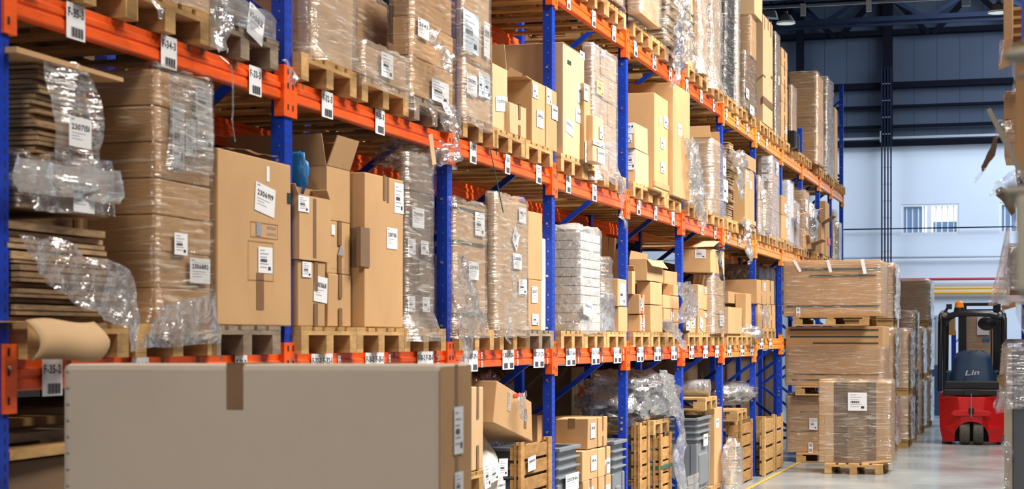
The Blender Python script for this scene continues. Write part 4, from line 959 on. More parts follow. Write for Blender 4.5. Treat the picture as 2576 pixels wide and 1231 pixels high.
fb_ = carton(1648, 1684, 452, P2, 'torn flap of the pallet carton under the large brown carton of the fifth bay', X=-3.62, depth=.03, tape=0)
# sixth bay
o = bundle(-4.6, -3.76, yy(1729), yy(1757), P2, zz(1722, 350), 'ragged cardboard stack under torn white film right of the sixth post', th=.035, j=.07, wrap=None)
film_shell(o, -4.6, -3.74, yy(1740), yy(1762), P2 - .05, zz(1740, 385), 'film_thick', seed=81, amp=.06, slant=-1, flare=.02)
ribbon(o, [onX(1720, 350, -3.68), onX(1735, 430, -3.66), onX(1745, 500, -3.65), onX(1755, 585, -3.65)], [.5, .9, .8, .1], 'film_loose', .07, 82, nc=14, nseg=9)
o = carton(1788, 1812, 345, P2 , 'open brown carton sheathed in film in the sixth bay', X=-3.70, p0=1730, tape=0, open_=(None, 95, 95, 92)); film_shell(o, -4.5, -3.70, yy(1784), yy(1813), P2 - .03, zz(1788, 350, -3.70), 'film_thick', seed=83, amp=.05, slant=.7, top=False)
o = bundle(-4.6, -3.78, yy(1817), yy(1838), P2, zz(1817, 372), 'film-wrapped folded cardboard with tall white papers in the sixth bay', th=.03, j=.06, wrap='film_cool', seed=84, labs=((1818, 395, 1826, 440, '', 'doc'), (1819, 450, 1831, 505, '', 'doc')))
o = bundle(-4.6, -3.74, yy(1843), yy(1856), P2, zz(1843, 356), 'column of folded brown cardboard with a film bag hanging on it', th=.03, j=.06)
blob(o, onX(1853, 407, -3.70), (.12, .22, .12), 'film_loose', .4, 86, name='film_bunch'); ribbon(o, [onX(1850, 425, -3.68), onX(1855, 460, -3.66), onX(1853, 500, -3.66)], [.4, .6, .3], 'film_loose', .06, 87, nc=10)
c = carton(1874, 1898, 402, P2, 'tall brown carton with open lid and loose base flaps in the seventh bay', X=-3.69, p0=1843, tape=0, labs=((1887, 408, 1893, 432, '', 'doc'), (1885, 455, 1891, 475, '', 'doc'), (1876, 430, 1882, 455, '', 'mini')))
MB().box(-4.5, -3.675, yy(1872, -3.69), yy(1899, -3.69), topz(c) - .10, topz(c) + .08, 'kraft').build('lid', c, bevel=.006)
carton(1872, 1902, 546, P2 - .0, 'torn cardboard skirt at the foot of the tall open-lid carton', X=-3.62, tape=0, depth=.03)
tag(ribbon(None, [onX(1858, 555, -3.66), onX(1866, 590, -3.62), onX(1870, 630, -3.62), onX(1873, 668, -3.62)], [.5, .4, .5, .2], 'film_loose', .08, 95, nc=12, nseg=9), 'long crumpled film tail hanging below the middle level at the seventh bay', 'plastic film')
# eighth bay onward
wrapped_px(1909, 1922, 445, P2, 'white film-wrapped carton left in the eighth bay, middle level', X=-3.70, p0=1903, depth=.9, wrap='film_cool', seed=101, res=.07, m='kraft_light', labs=((1914, 480, 1920, 500, '', 'doc'),))
o = wrapped_px(1941, 1960, 395, P2, 'stacked labelled cartons in cool film at the eighth bay, middle level', X=-3.71, p0=1905, depth=.9, tiers=6, wrap='film_cool', seed=102, res=.07, m='kraft', slabs=((1916, 398, 1936, 411, '', 'doc'), (1916, 417, 1936, 433, '', 'doc'), (1916, 439, 1936, 455, '', 'doc')), labs=((1952, 406, 1958, 440, '', 'doc'),))
wrapped_px(1925, 1942, 480, P2, 'cardboard stack in milky film in front of the labelled cartons', X=-3.66, depth=.5, wrap='film_thick', seed=103, res=.07, m='sheets')
a = carton(1966, 1980, 540, P2, 'lower brown carton with white paper left in the ninth bay, middle level', X=-3.70, tape=0, labs=((1977, 550, 1981, 572, '', 'doc'),))
carton(1966, 1979, 491, topz(a), 'upper brown carton with white paper left in the ninth bay, middle level', X=-3.70, tape=0, labs=((1973, 512, 1978, 535, '', 'doc'),))
wrapped_px(1985, 1997, 456, P2, 'white boxes in pale film in the ninth bay, middle level', X=-3.70, p0=1963, tiers=2, wrap='film_cool', seed=104, res=.07, m='paper')
wrapped_px(2001, 2012, 508, P2, 'blue-tinted wrapped cartons right in the ninth bay, middle level', X=-3.70, depth=.8, wrap='film_cool', seed=105, res=.07, m='kraft', labs=((2005, 530, 2011, 560, '', 'doc'),))
tag(MB().hexa([(-3.66, yy(1986), zz(1986, 545)), (-3.3, yy(1990), zz(1990, 530)), (-3.3, yy(2004), zz(2004, 526)), (-3.66, yy(1996), zz(1996, 540)), (-3.66, yy(1986), zz(1986, 544)), (-3.3, yy(1990), zz(1990, 529)), (-3.3, yy(2004), zz(2004, 525)), (-3.66, yy(1996), zz(1996, 539))], 'kraft').build('cardboard_flap'), 'brown cardboard flap sticking out into the aisle at the ninth bay', 'cardboard')
wrapped_px(2023, 2036, 478, P2, 'tall narrow labelled cartons in the tenth bay, middle level', X=-3.70, depth=.8, tiers=3, wrap='film', seed=106, res=.08, labs=((2025, 500, 2031, 530, '', 'doc'), (2026, 545, 2031, 570, '', 'doc')))
tag(blob(None, (-3.95, yy(2047), P2 + .43), (.3, .42, .45), 'film_grey', .2, 107, name='scrap_bag', n=30), 'grey wad of scrap film in the tenth bay, middle level', 'bag')
bundle(-4.5, -3.75, yy(2054), yy(2062), P2, zz(2054, 525), 'crumpled brown cardboard in the tenth bay, middle level', th=.04, j=.1)
a = carton(2040, 2052, 612, P2, 'small open brown carton in the tenth bay, middle level', X=-3.64, depth=.4, tape=0, open_=(20, 60, 40, 0))
a = carton(2066, 2074, 560, P2, 'open brown carton leaning in the eleventh bay, middle level', X=-3.66, tape=0, depth=.5, open_=(30, 60, 30, 10))
nb_ = carton(2077, 2087, 506, P2, 'tall narrow brown board box in the eleventh bay, middle level', X=-3.70, tape=0, depth=.2)
MB().box(-3.695, -3.69, yy(2078), yy(2085), zz(2085, 618), zz(2085, 601), 'tape_red').build('red_card', nb_)
wrapped_px(2098, 2106, 530, P2, 'tall pale wrapped rolls in the last bay, middle level', X=-3.72, p0=2092, wrap='film_thick', seed=108, res=.09, m='kraft_light', flare=.04)
wrapped_px(2109, 2117, 560, P2, 'grey wrapped load at the end of the middle level', X=-3.66, depth=.9, wrap='film_grey', seed=109, res=.09)

# ================================================================ upper level
wrapped(-4.75, -3.72, yy(1250), yy(1310), P3, P3 + .5, 'film-wrapped load just out of view over the third bay, upper level', wrap='film_thick', seed=120, res=.09)
wrapped_px(1440, 1477, -80, P3, 'film-wrapped load above the fourth bay, upper level, left', X=-3.70, depth=1.0, wrap='film_thick', seed=121, flare=.05, res=.06, m='kraft_dark')
wrapped_px(1490, 1520, -80, P3, 'film-wrapped load above the fourth bay, upper level, middle', X=-3.70, depth=1.0, wrap='film_thick', seed=122, flare=.05, res=.06)
wrapped_px(1528, 1570, -80, P3 + .03, 'grey film-wrapped load overhanging its pallet left of the fifth post, upper level', X=-3.66, depth=1.0, wrap='film_thick', seed=123, flare=.03, res=.06)
wrapped_px(1612, 1662, -60, P3 + .05, 'film-wrapped carton overhanging its pallet right of the fifth post, upper level', X=-3.60, p0=1575, wrap='film_thick', seed=124, m='kraft_light', amp=.03, skirt=0)
o = bundle(-4.6, -3.66, yy(1666), yy(1692), P3, P3 + 1.2, 'stack of folded dark cardboard in torn film left of the sixth post, upper level', th=.035, j=.08, m='sheets')
film_shell(o, -4.6, -3.66, yy(1664), yy(1695), P3 - .02, P3 + 1.2, 'film', seed=125, amp=.06, slant=1.2)
tag(ribbon(None, [onX(1697, -10, -3.66), onX(1698, 60, -3.64), onX(1694, 130, -3.62), onX(1690, 175, -3.62), onX(1685, 212, -3.64)], [.35, .45, .7, .35, .1], 'film_loose', .07, 126, nc=14, nseg=8), 'crumpled pale film hanging left of the sixth post on the upper level', 'plastic film')
tag(ribbon(None, [onX(1714, -10, -3.66), onX(1716, 60, -3.64), onX(1722, 110, -3.62), onX(1725, 160, -3.62)], [.3, .4, .7, .4], 'film_loose', .07, 127, nc=14, nseg=8), 'crumpled pale film hanging right of the sixth post on the upper level', 'plastic film')
for i, (a_, b_, t_, bt_) in enumerate(((1722, 1752, 60, 155), (1720, 1748, -40, 58))):
    c = carton(a_, b_, t_, P3 if i == 0 else topz(c), ('brown carton with green stripes above the sixth bay, lower of two', 'brown carton with green stripes above the sixth bay, upper of two')[i], X=-3.72, p0=1705, tape=0)
    green_lines(c, -3.72, a_ + 1, b_ - 3, ((75, 120), (20, 40))[i], 5)
wrapped_px(1757, 1781, -90, P3 - .0, 'load in thick milky film above the sixth bay, upper level', X=-3.66, p0=1745, wrap='film_loose', seed=128, m='kraft', amp=.06, slant=1.2, flare=.06, res=.05)
wrapped_px(1788, 1814, -90, P3, 'pale film-wrapped load left of the seventh post, upper level', X=-3.68, depth=.9, wrap='film_loose', seed=129, m='sheets', amp=.05, slant=1.2, flare=.05, res=.05, skirt=.1)
wrapped_px(1824, 1848, -90, P3, 'dark stacked goods under shiny film right of the seventh post, upper level', X=-3.68, p0=1811, wrap='film', seed=130, m='black_matt', tiers=10, amp=.04, slant=.6, res=.05, skirt=.06)
wrapped_px(1853, 1862, -60, P3, 'slim pale wrapped load in the seventh bay, upper level', X=-3.70, depth=.8, wrap='film_cool', seed=131, m='kraft_light', res=.07)
a = wrapped_px(1873, 1901, 130, P3, 'brown goods in striped film, lower load left of the eighth post, upper level', X=-3.68, p0=1863, wrap='film', seed=132, m='kraft_dark', amp=.03, slant=.6, res=.05, labs=((1876, 220, 1884, 245, '', 'doc'), (1886, 262, 1897, 285, '', 'doc')))
wrapped_px(1888, 1903, 40, zz(1873, 130, -3.68) + .03, 'brown wrapped carton on the striped load left of the eighth post, upper level', X=-3.69, p0=1862, wrap='film', seed=133, m='kraft', res=.05, skirt=0)
c = carton(1919, 1944, 34, P3, 'tallest plain brown carton of the upper level with crossed tape', X=-3.69, p0=1888, tape=0, ztop=None, m='kraft_light')
tb = MB(); patch(tb, -3.6845, 1914, 185, 1926, 192, 'tape'); patch(tb, -3.6845, 1940, 190, 1944, 200, 'tape')
for (a_, y0_, y1_) in ((1923, 42, 75), (1932, 47, 77), (1939, 53, 95)): patch(tb, -3.6845, a_, y0_, a_ + 2, y1_, 'fold')
patch(tb, -3.6845, 1919, 258, 1944, 262, 'tape'); tb.build('tape', c, fix=False)
q = onX(1886, 0, -3.69); z_ = topz(c)
hx = MB(); ya_, yb_ = yy(1893, -3.69), yy(1900, -3.69)
s_ = carton3(-4.45, -3.66, YX(1893, -3.69), YX(1912, -3.69), zz(1893, 35, -3.69), zz(1893, -30, -3.69), 'pale flared carton top at the photo edge left of the pendant lamp', 'kraft_light', tape=0)
wrapped_px(1950, 1962, 82, P3, 'slim brown carton in grey film right of the tallest carton, upper level', X=-3.70, p0=1946, depth=.6, wrap='film_thick', seed=134, m='kraft_dark', res=.07, labs=((1957, 190, 1961, 212, '', 'doc'),))
zc_ = P3
for i in range(5):
    c = carton(1966, 1981, 345 - 0, zc_, 'plain brown carton, %s from the bottom in the column of the ninth bay, upper level' % ORD[i], X=-3.70, tape=.5, depth=.7, ztop=zc_ + (zz(1966, 118, -3.70) - P3) / 5 - .003, labs=((1975, 318, 1979, 335, '', 'mini'),) if i == 0 else ()); zc_ = topz(c)
wrapped_px(1991, 2004, 215, P3, 'brown carton in clear film before the ninth-bay end, upper level', X=-3.70, p0=1983, wrap='film_thick', seed=135, m='kraft', res=.07)
tag(MB().box(-3.75, -3.62, yy(1985), yy(1990), P3 - .05, P3 + .22, 'black').box(-3.75, -3.62, yy(1992), yy(1997), P3 - .07, P3 + .2, 'black').build('black_bracket', bevel=.02), 'pair of black plastic brackets on the pallet left of the short blue post', 'bracket')
wrapped_px(2055, 2072, 182, P3, 'large double-stacked load in glossy film right of the short blue post', X=-3.62, p0=1984, tiers=6, wrap='film', seed=136, m='kraft', amp=.03, res=.06, slant=.15, skirt=.04)
wrapped_px(2080, 2096, 196, P3, 'tall grey film-wrapped load near the rack end, upper level', X=-3.66, p0=2064, tiers=3, wrap='film_thick', seed=137, m='kraft_dark', amp=.04, res=.06)
carton(2100, 2107, 270, P3, 'pale upright board left of the last blue post, upper level', X=-3.70, tape=0, m='kraft_light', depth=.6)

# ================================================================ goods standing on the floor under the rack
def crate(pc, p1, yt, zb, label, p0=None, X=-3.70, depth=.9, n=6, m='wood_crate', posts=True, strap=False):
    y0, y1 = YX(pc, X), YX(p1, X); z1 = ZX(pc, yt, X)
    if p0 is not None: depth = X - onY(p0, HY, y0).x
    x0 = X - depth
    o = empty('wooden_crate', ((X + x0) / 2, (y0 + y1) / 2, zb)); tag(o, label, 'crate')
    h = (z1 - zb - .02) / n; t = .02
    for nm, f in (('front_panel', 0), ('side_panel', 1), ('side_panel', 2), ('back_panel', 3)):
        mb = MB()
        for i in range(n):
            a, b = zb + .02 + i * h, zb + .02 + (i + .8) * h
            if f == 0: mb.box(X - t, X, y0 + .004, y1 - .004, a, b, m, .002)
            if f == 1: mb.box(x0 + .02, X - .022, y0, y0 + t, a, b, m, .002)
            if f == 2: mb.box(x0 + .02, X - .022, y1 - t, y1, a, b, m, .002)
            if f == 3: mb.box(x0, x0 + t, y0, y1, a, b, m)
        mb.build(nm, o)
    for xx in (x0 + .05, X + .012):
        for yc in (y0 + .045, y1 - .045):
            MB().box(xx - .022 if xx == X + .012 else xx - .02, xx, yc - .05, yc + .05, zb + .003, z1 + .012, m, .002).build('corner_board', o)
    MB().box(x0 + .02, X - .03, y0 + .03, y1 - .03, zb + .02, z1 - .25, 'kraft_dark').build('contents', o)
    if strap:
        MB().box(x0 - .004, X + .016, y0 - .004, y1 + .004, zb + (z1 - zb) * .62, zb + (z1 - zb) * .66, 'strap').build('strap', o)
    return o
def container(pc, p1, yt, zb, label, p0=None, X=-3.72, depth=1.1, labs=()):
    y0, y1 = YX(pc, X), YX(p1, X); z1 = ZX(pc, yt, X); m = 'grey_plastic'
    if p0 is not None: depth = max(.6, X - onY(p0, HY, y0).x)
    x0 = X - depth; t = .03
    o = empty('plastic_container', ((X + x0) / 2, (y0 + y1) / 2, zb)); tag(o, label, 'container')
    b = MB(); zf = zb + .1; i = .035
    b.box(x0 + i, X - i, y0 + i, y1 - i, zf, zf + .04, m)
    for q in ((x0 + i, X - i, y0 + i, y0 + i + t), (x0 + i, X - i, y1 - i - t, y1 - i), (x0 + i, x0 + i + t, y0 + i + t, y1 - i - t), (X - i - t, X - i, y0 + i + t, y1 - i - t)): b.box(*q, zf + .04, z1 - .03, m)
    b.build('body', o, bevel=.01)
    for k in range(4):
        r = MB(); zz_ = z1 - .03 - k * .075; e = 0 if k == 0 else .006
        for q in ((x0 + e, X - e, y0 + e, y0 + .05), (x0 + e, X - e, y1 - .05, y1 - e), (x0 + e, x0 + .05, y0 + .05, y1 - .05), (X - .05, X - e, y0 + .05, y1 - .05)): r.box(*q, zz_, zz_ + (.03 if k == 0 else .016), m)
        r.build('rim' if k == 0 else 'rib', o, bevel=.004)
    for xx in (x0 + .02, X - .1):
        for yc in (y0 + .02, y1 - .1): MB().box(xx, xx + .08, yc, yc + .08, zf - .02, z1 - .3, m).build('corner_post', o, bevel=.01)
    MB().box(X - .05, X - .012, y0 + .18, y1 - .18, zf + .1, z1 - .42, m).build('front_panel', o, bevel=.02)
    for xx in (x0 + .02, (x0 + X) / 2 - .06, X - .14):
        for yc in (y0 + .03, y1 - .15): MB().box(xx, xx + .12, yc, yc + .12, zb + .001, zf + .002, m).build('foot', o, bevel=.008)
    for lb in labs: lab_front(o, X - .008, *lb)
    return o
ztop_c = ZX(1216, 1181, -3.72)
a = carton3(-4.8, -3.74, YX(1150, -3.74), YX(1214, -3.74), .002, ztop_c - .15, 'large carton standing on the floor right of the pale foreground box', tape=0, name='large_carton')
pallet(-4.3, YX(1216, -3.70) - .4, ztop_c - .147, 'wooden pallet high on the large carton right of the pale foreground box')
carton(1186, 1216, 975, ztop_c, 'brown carton with vertical tape on the pallet right of the pale foreground box', X=-3.72, m='kraft_light', depth=.7, tape=.5)
bg_ = empty('white_bag', (-4.0, YX(1258, -3.75), .002)); tag(bg_, 'bulging whitish sack covered in papers left of the first wooden crate', 'bag')
zt_ = ZX(1240, 1085, -3.72)
blob(bg_, (-4.12, YX(1256, -3.75), zt_ / 2), (.38, .30, zt_ / 2), 'bag', .06, 5, name='sack', n=44, freq=3)
for q in ((1218, 1166, 1233, 1231, '', 'doc', 'paper', .08), (1234, 1172, 1253, 1214, '', 'doc', 'paper', .1), (1254, 1157, 1276, 1202, '', 'doc', 'paper', -.05), (1250, 1214, 1270, 1245, '2301474', 'num')): lab_front(bg_, -3.695, *q)
crate(1307, 1384, 1118, .002, 'slatted brown wooden crate with paper 2300095 left of the fourth post', p0=1283, n=9)
cr = [c for c in COL.objects if c.get('label', '').startswith('slatted brown wooden crate')][0]
lab_front(cr, -3.685, 1327, 1151, 1347, 1187, '2300095', 'num', 'paper', .05)
# tilted carton
pts = [onX(1251, 958, -3.70), onX(1337, 1012, -3.70), onX(1340, 1112, -3.70), onX(1241, 1064, -3.70)]
q = [p + Vector((-.55, 0, 0)) for p in pts]
tc_ = MB().hexa([q[3], q[2], pts[2], pts[3], q[0], q[1], pts[1], pts[0]], 'kraft').build('carton', bevel=.006)
tag(tc_, 'big brown carton lying tilted on the sack and crate, with a film pouch', 'carton')
lab_front(tc_, -3.698, 1291, 991, 1315, 1000, '', '', 'tape_red'); lab_front(tc_, -3.700, 1276, 985, 1284, 1035, '', '', 'tapec', -.15); lab_front(tc_, -3.700, 1318, 1030, 1324, 1078, '', '', 'tape', -.1)
ribbon(tc_, [onX(1305, 990, -3.68), onX(1305, 1020, -3.66), onX(1308, 1050, -3.66), onX(1312, 1062, -3.67)], [.2, .26, .2, .06], 'film_loose', .03, 3, name='film_pouch', nc=10)
carton(1352, 1378, 1046, .002, 'brown carton behind the crate at the foot of the fourth post', X=-4.15, p0=1335, tape=.5)
# fourth and fifth bays
container(1408, 1462, 1130, .002, 'grey ribbed plastic container with paper 2303146 right of the fourth post', p0=1375, labs=((1422, 1196, 1455, 1240, '2303146'),))
z1_ = ZX(1466, 1213, -3.72)
a = carton(1467, 1503, 1214, .002, 'brown carton at the bottom of the left column between two grey containers', X=-3.72, depth=.7, tape=.5, labs=((1480, 1228, 1492, 1250, '', 'doc'),))
b = carton(1466, 1503, 1137, topz(a), 'brown carton with paper 23224, middle of the left column between two grey containers', X=-3.72, depth=.7, tape=0, labs=((1486, 1148, 1500, 1187, '2304246'),))
carton(1479, 1503, 1055, topz(b), 'wide brown carton with dark tape and paper 2303246, between two grey containers', X=-3.72, p0=1398, tape=0, labs=((1485, 1066, 1497, 1104, '2303246'),), stape=True)
a = carton(1506, 1537, 1203, .002, 'brown carton at the bottom of the right column between two grey containers', X=-3.72, depth=.6, tape=.5, labs=((1520, 1222, 1534, 1250, '', 'doc'),))
b = carton(1505, 1535, 1130, topz(a), 'brown carton with paper 2303304, middle of the right column between two grey containers', X=-3.72, depth=.6, tape=.6, labs=((1521, 1155, 1534, 1193, '2303304'),))
carton(1505, 1527, 1052, topz(b), 'brown carton at the top of the right column between two grey containers', X=-3.74, depth=.7, tape=.5)
c = container(1546, 1578, 1112, .002, 'grey ribbed plastic container just left of the fifth post', p0=1530)
tag(MB().box(-4.2, -3.73, YX(1530, -3.72), YX(1548, -3.72), ZX(1540, 1112, -3.72), ZX(1540, 1108, -3.72), 'film_cool').build('film_sheet'), 'pale plastic sheet lying on the grey container by the fifth post', 'plastic film')
dk = blob(None, (-5.5, (PY[3] + PY[5]) / 2 - .05, .86), (.42, 2.2, .85), 'film_dark', .15, 41, name='dark_bundle', n=40, freq=5); tag(dk, 'dark film-wrapped heap in the rack row behind, seen between the fourth and fifth posts', 'wrapped load')
for i_, (xx_, hh_) in enumerate(((-5.35, 0), (-5.6, 0))):
    pass
crate(1607, 1632, 1068, .002, 'tall wooden slatted crate right of the fifth post', p0=1588, n=8, X=-3.68)
crate(1660, 1687, 1097, .002, 'wooden crate with a dark strap under the pallet in the fifth bay', p0=1636, n=7, strap=True, X=-3.70)
zc_ = ZX(1660, 1096, -3.70) + .018
pallet(-4.3, (YX(1640, -3.7) + YX(1687, -3.7)) / 2, zc_, 'wooden pallet lying on the strapped crate in the fifth bay')
hb = blob(None, (-4.1, YX(1632, -3.9), ZX(1632, 1000, -3.9) - .02), (.42, 1.0, .28), 'film_grey', .22, 51, name='film_heap', n=52, freq=4); tag(hb, 'large shiny heap of crumpled dark film on the crates of the fifth bay', 'plastic film')
tag(sheet_px(None, [(1655, 1672, 930, 940), (1664, 1690, 985, 985), (1676, 1700, 1030, 1030), (1690, 1712, 1060, 1058), (1692, 1706, 1110, 1105), (1690, 1708, 1170, 1165), (1690, 1710, 1240, 1240)], -3.66, 'film_loose', .06, 40, 12, seed=52), 'curtain of torn clear film hanging left of the sixth post down to the floor', 'plastic film')
# sixth bay
container(1757, 1791, 1053, .002, 'tall grey plastic container with a white paper right of the sixth post', p0=1722, labs=((1769, 1094, 1780, 1124, '2300391'),))
z_ = ZX(1795, 1213, -3.72)
pallet(-4.3, YX(1817, -3.70) - .41, .002, 'wooden pallet on the floor under the brown column in the sixth bay')
carton(1797, 1816, 1028, .148, 'tall brown paper-wrapped column with a white paper left of the seventh post', X=-3.72, p0=1778, tape=0, labs=((1800, 1054, 1808, 1078, '2300'),))
pallet(-4.28, (YX(1757, -3.7) + YX(1812, -3.7)) / 2 + .0, ZX(1797, 1028, -3.72) + .006, 'wooden pallet laid over the grey container and the brown column')
tb = MB(); zb_ = ZX(1797, 1028, -3.72) + .152
for i, px in enumerate((1747, 1754, 1761)):
    p = onX(px, 983, -3.9); o = MB().tube([(-4.6, p.y, zb_ + .10), (-3.72 - .03 * i, p.y, zb_ + .10)], .095, 'film_grey', 20).build('film_tube', smooth=True); tag(o, '%s of three big film-wrapped tubes lying on the pallet in the sixth bay' % ('nearest', 'middle', 'farthest')[i], 'tube')
for i in range(4):
    zt0 = .002 + i * .105
    tag(MB().prism([(YX(1729, -3.62), zt0), (YX(1752, -3.62), zt0), (YX(1755, -3.62), zt0 + .1), (YX(1726, -3.62), zt0 + .1)], 'x', -4.1 + .7 - .22, -3.60 + .0, 'film_grey').build('film_tray', bevel=.01), 'grey film-wrapped tray, %s from the floor in front of the tall grey container' % ORD[i], 'tray')
# seventh and eighth bays
crate(1862, 1891, 1064, .002, 'wooden crate under a pallet and grey heap in the seventh bay', p0=1826, n=5, X=-3.70)
zc_ = ZX(1862, 1063, -3.70) + .018
pallet(-4.3, (YX(1840, -3.7) + YX(1893, -3.7)) / 2, zc_, 'wooden pallet on the crate in the seventh bay under the grey heap')
hb = blob(None, (-4.2, YX(1868, -3.9), zc_ + .31), (.45, .95, .16), 'film_grey', .15, 61, name='grey_heap', n=44, freq=4); tag(hb, 'grey stack of sheets under milky film on the pallet in the seventh bay', 'wrapped load')
sk = blob(None, (-3.58, YX(1843, -3.58), .33), (.12, .27, .33), 'film_thick', .2, 62, name='film_sack', n=36); tag(sk, 'slumped clear film sack on the floor beside the seventh post', 'bag')
crate(1922, 1948, 1052, .002, 'tall pale wooden crate, left one of the pair in the eighth bay', p0=1911, n=4, X=-3.62, m='wood')
crate(1950, 1968, 1047, .002, 'tall pale wooden crate, right one of the pair in the eighth bay', X=-3.62, m='wood', n=4)
# second bay floor level, behind the pale box
for (a_, b_, h_, nm) in ((6.15, 7.35, 1.42, 'nearer'), (7.42, 8.6, 1.30, 'farther')):  # dark boxes added so the shaded floor bay reads black
    carton3(-4.85, -3.85, a_, b_, .002, h_, 'dark load added to fill the shade on the floor of the first bay, %s one' % nm, 'kraft_dark', tape=0, name='large_carton')
for i in range(5):
    z = 1.43 + (i % 3) * .045; xx = -3.86 - i * .19
    tag(MB().bar((xx, 6.12, z + .02 + (.0 if i % 2 else .0)), (xx - .05, 7.34, z + .02), .15, .035, 'wood_old' if i % 2 else 'wood').build('timber_board') if i < 3 else MB().bar((xx, 6.2, 1.44), (xx, 7.3, 1.44), .15, .03, 'wood_old').build('timber_board'), 'long timber board in the shade at the lower left, %s from the aisle' % ORD[i], 'timber')

# ---- pale foreground box
XR, XL = -2.0, None
Yf_ = YX(1106, XR); zt_ = ZX(1106, 919, XR)
XL = onY(156, 900, Yf_).x; Yb_ = YX(1184, XR)
pallet((XL + XR) / 2, Yf_ + .42, .002, 'wooden pallet under the pale foreground box', rot=0)
pb = carton3(XL, XR, Yf_, Yb_, .15, zt_, 'big pale cardboard box in the foreground at lower left with a strip of brown tape', 'pale', tape=0, name='pale_box', cat='box')
for m_ in pb.modifiers: m_.width = .022
d = MB()
def pY(mb, px0, py0, px1, py1, m, e=.004):
    A = onY(px0, py0, Yf_); B = onY(px1, py1, Yf_); mb.poly([(A.x, Yf_ - e, B.z), (B.x, Yf_ - e, B.z), (B.x, Yf_ - e, A.z), (A.x, Yf_ - e, A.z)], m)
t_ = MB(); A = onY(571, 919, Yf_); B = onY(612, 1030, Yf_)
t_.box(A.x, B.x, Yf_ - .005, Yf_ - .002, B.z, zt_ + .004, 'tape').box(A.x, B.x, Yf_ - .005, Yb_, zt_ + .0015, zt_ + .004, 'tape'); t_.build('tape', pb)
for i in range(8):
    p = onY(170, 935 + i * 41, Yf_)
    MB().hexa([(p.x - .006, Yf_ - .004, p.z - .003), (p.x + .008, Yf_ - .004, p.z - .005), (p.x + .008, Yf_ - .001, p.z - .005), (p.x - .006, Yf_ - .001, p.z - .003), (p.x - .006, Yf_ - .004, p.z + .003), (p.x + .006, Yf_ - .006, p.z + .002), (p.x + .006, Yf_ - .001, p.z + .002), (p.x - .006, Yf_ - .001, p.z + .003)], 'grey_ink').build('staple', pb)
# the brown face towards the aisle
sf = MB().box(XR + .001, XR + .004, Yf_ + .004, Yb_ - .004, .16, zt_ - .006, 'kraft'); sf.build('brown_side', pb)
sf = MB(); y_ = YX(1146, XR); sf.box(XR + .004, XR + .006, y_ - .02, y_ + .01, .2, zt_, 'tape'); sf.build('tape', pb)
lab_front(pb, XR + .004, 1140, 1025, 1163, 1145, '', 'doc'); lab_front(pb, XR + .004, 1142, 1190, 1163, 1260, '', 'doc')

# ================================================================ stacks at the end of the rack, facing the camera
def front_box(Y, px0, px1, yt, zb, depth, label, yb=None, m='kraft', wrap='film', seed=1, lines=(), labs=(), amp=.02, res=.06, wz=None, slant=.1, name='wrapped_load'):
    a = onY(px0, yt, Y); b = onY(px1, yt, Y); zt = onY((px0 + px1) / 2, yt, Y).z
    o = empty(name, ((a.x + b.x) / 2, Y + depth / 2, zb)); tag(o, label, 'wrapped load')
    MB().box(a.x, b.x, Y, Y + depth, zb + .001, zt, m, .003).build('carton', o, bevel=.008)
    g = MB()
    for (p0, y0, p1, y1) in lines:
        A = onY(p0, y0, Y); B = onY(p1, y1, Y); g.box(A.x, B.x, Y - .008, Y - .002, B.z, A.z, 'green')
    if lines: g.build('green_stripe', o)
    if wrap:
        w0, w1 = (onY(px0, wz[0], Y).z, onY(px0, wz[1], Y).z) if wz else (zb + .01, zt)
        film_shell(o, a.x, b.x, Y, Y + depth, w0, w1, wrap, amp, res, slant, seed, top=(wz is None))
    for lb in labs: lab_side(o, Y - .03, *lb)
    return o
def pal_t(x, y, z, label, L=1.5): return pallet(x, y, z, label, rot=math.pi / 2)
G0 = onZ(2100, 1166); YA = G0.y + .12
pxs = [(1979, 2224, 997), (1976, 2222, 822), (1970, 2216, 655)]
zb = .002
for i, (a_, b_, yt) in enumerate(pxs):
    xa, xb = onY(a_, 0, YA).x, onY(b_, 0, YA).x
    nm = ('bottom', 'middle', 'top')[i]
    o = make_pallet('wood', (0, 0, 0), xb - xa - .02, 1.15) if i == 0 else None
    if i == 0: bigp = o
    if i > 0: o = dup(bigp, (0, 0, 0))
    # this pallet is turned: its long boards run across the view
    o.location = ((xa + xb) / 2, YA + .58, zb); o.rotation_euler.z = 0
    tag(o, 'wide wooden pallet under the %s carton of the tall stack past the rack' % nm, 'pallet', 'pallets')
    lines = [((2096, 1018, 2220, 1021), (2013, 1036, 2110, 1039), (1990, 1084, 2110, 1087)), ((1988, 829, 2210, 832), (1988, 846, 2210, 849), (2045, 862, 2210, 865), (1995, 941, 2212, 944), (1992, 955, 2150, 958)), ((2010, 676, 2215, 679), (2035, 692, 2205, 695), (1980, 769, 2212, 772))][i]
    labs = [((2036, 1052, 2056, 1082, '', 'doc'), (2034, 1114, 2045, 1140, '', 'mini')), (), ((2002, 652, 2009, 686, '', '', 'paper', .5), (2082, 654, 2090, 686, '', '', 'paper', .25), (2168, 652, 2177, 690, '', '', 'paper', .2), (2003, 774, 2013, 798, '', 'mini'))][i]
    front_box(YA, a_, b_, yt, zb + .146, 1.15, ('bottom film-wrapped brown carton of the tall stack past the rack', 'middle film-wrapped brown carton with three green stripes in the tall stack past the rack', 'top film-wrapped brown carton with slanted tapes on the tall stack past the rack')[i], lines=lines, labs=labs, seed=200 + i, wz=(None, (965, 870), (790, 660))[i], amp=.035, slant=(.1, .12, .0)[i], wrap=('film', 'film', 'film')[i])
    zb = onY(2100, yt, YA).z + .012
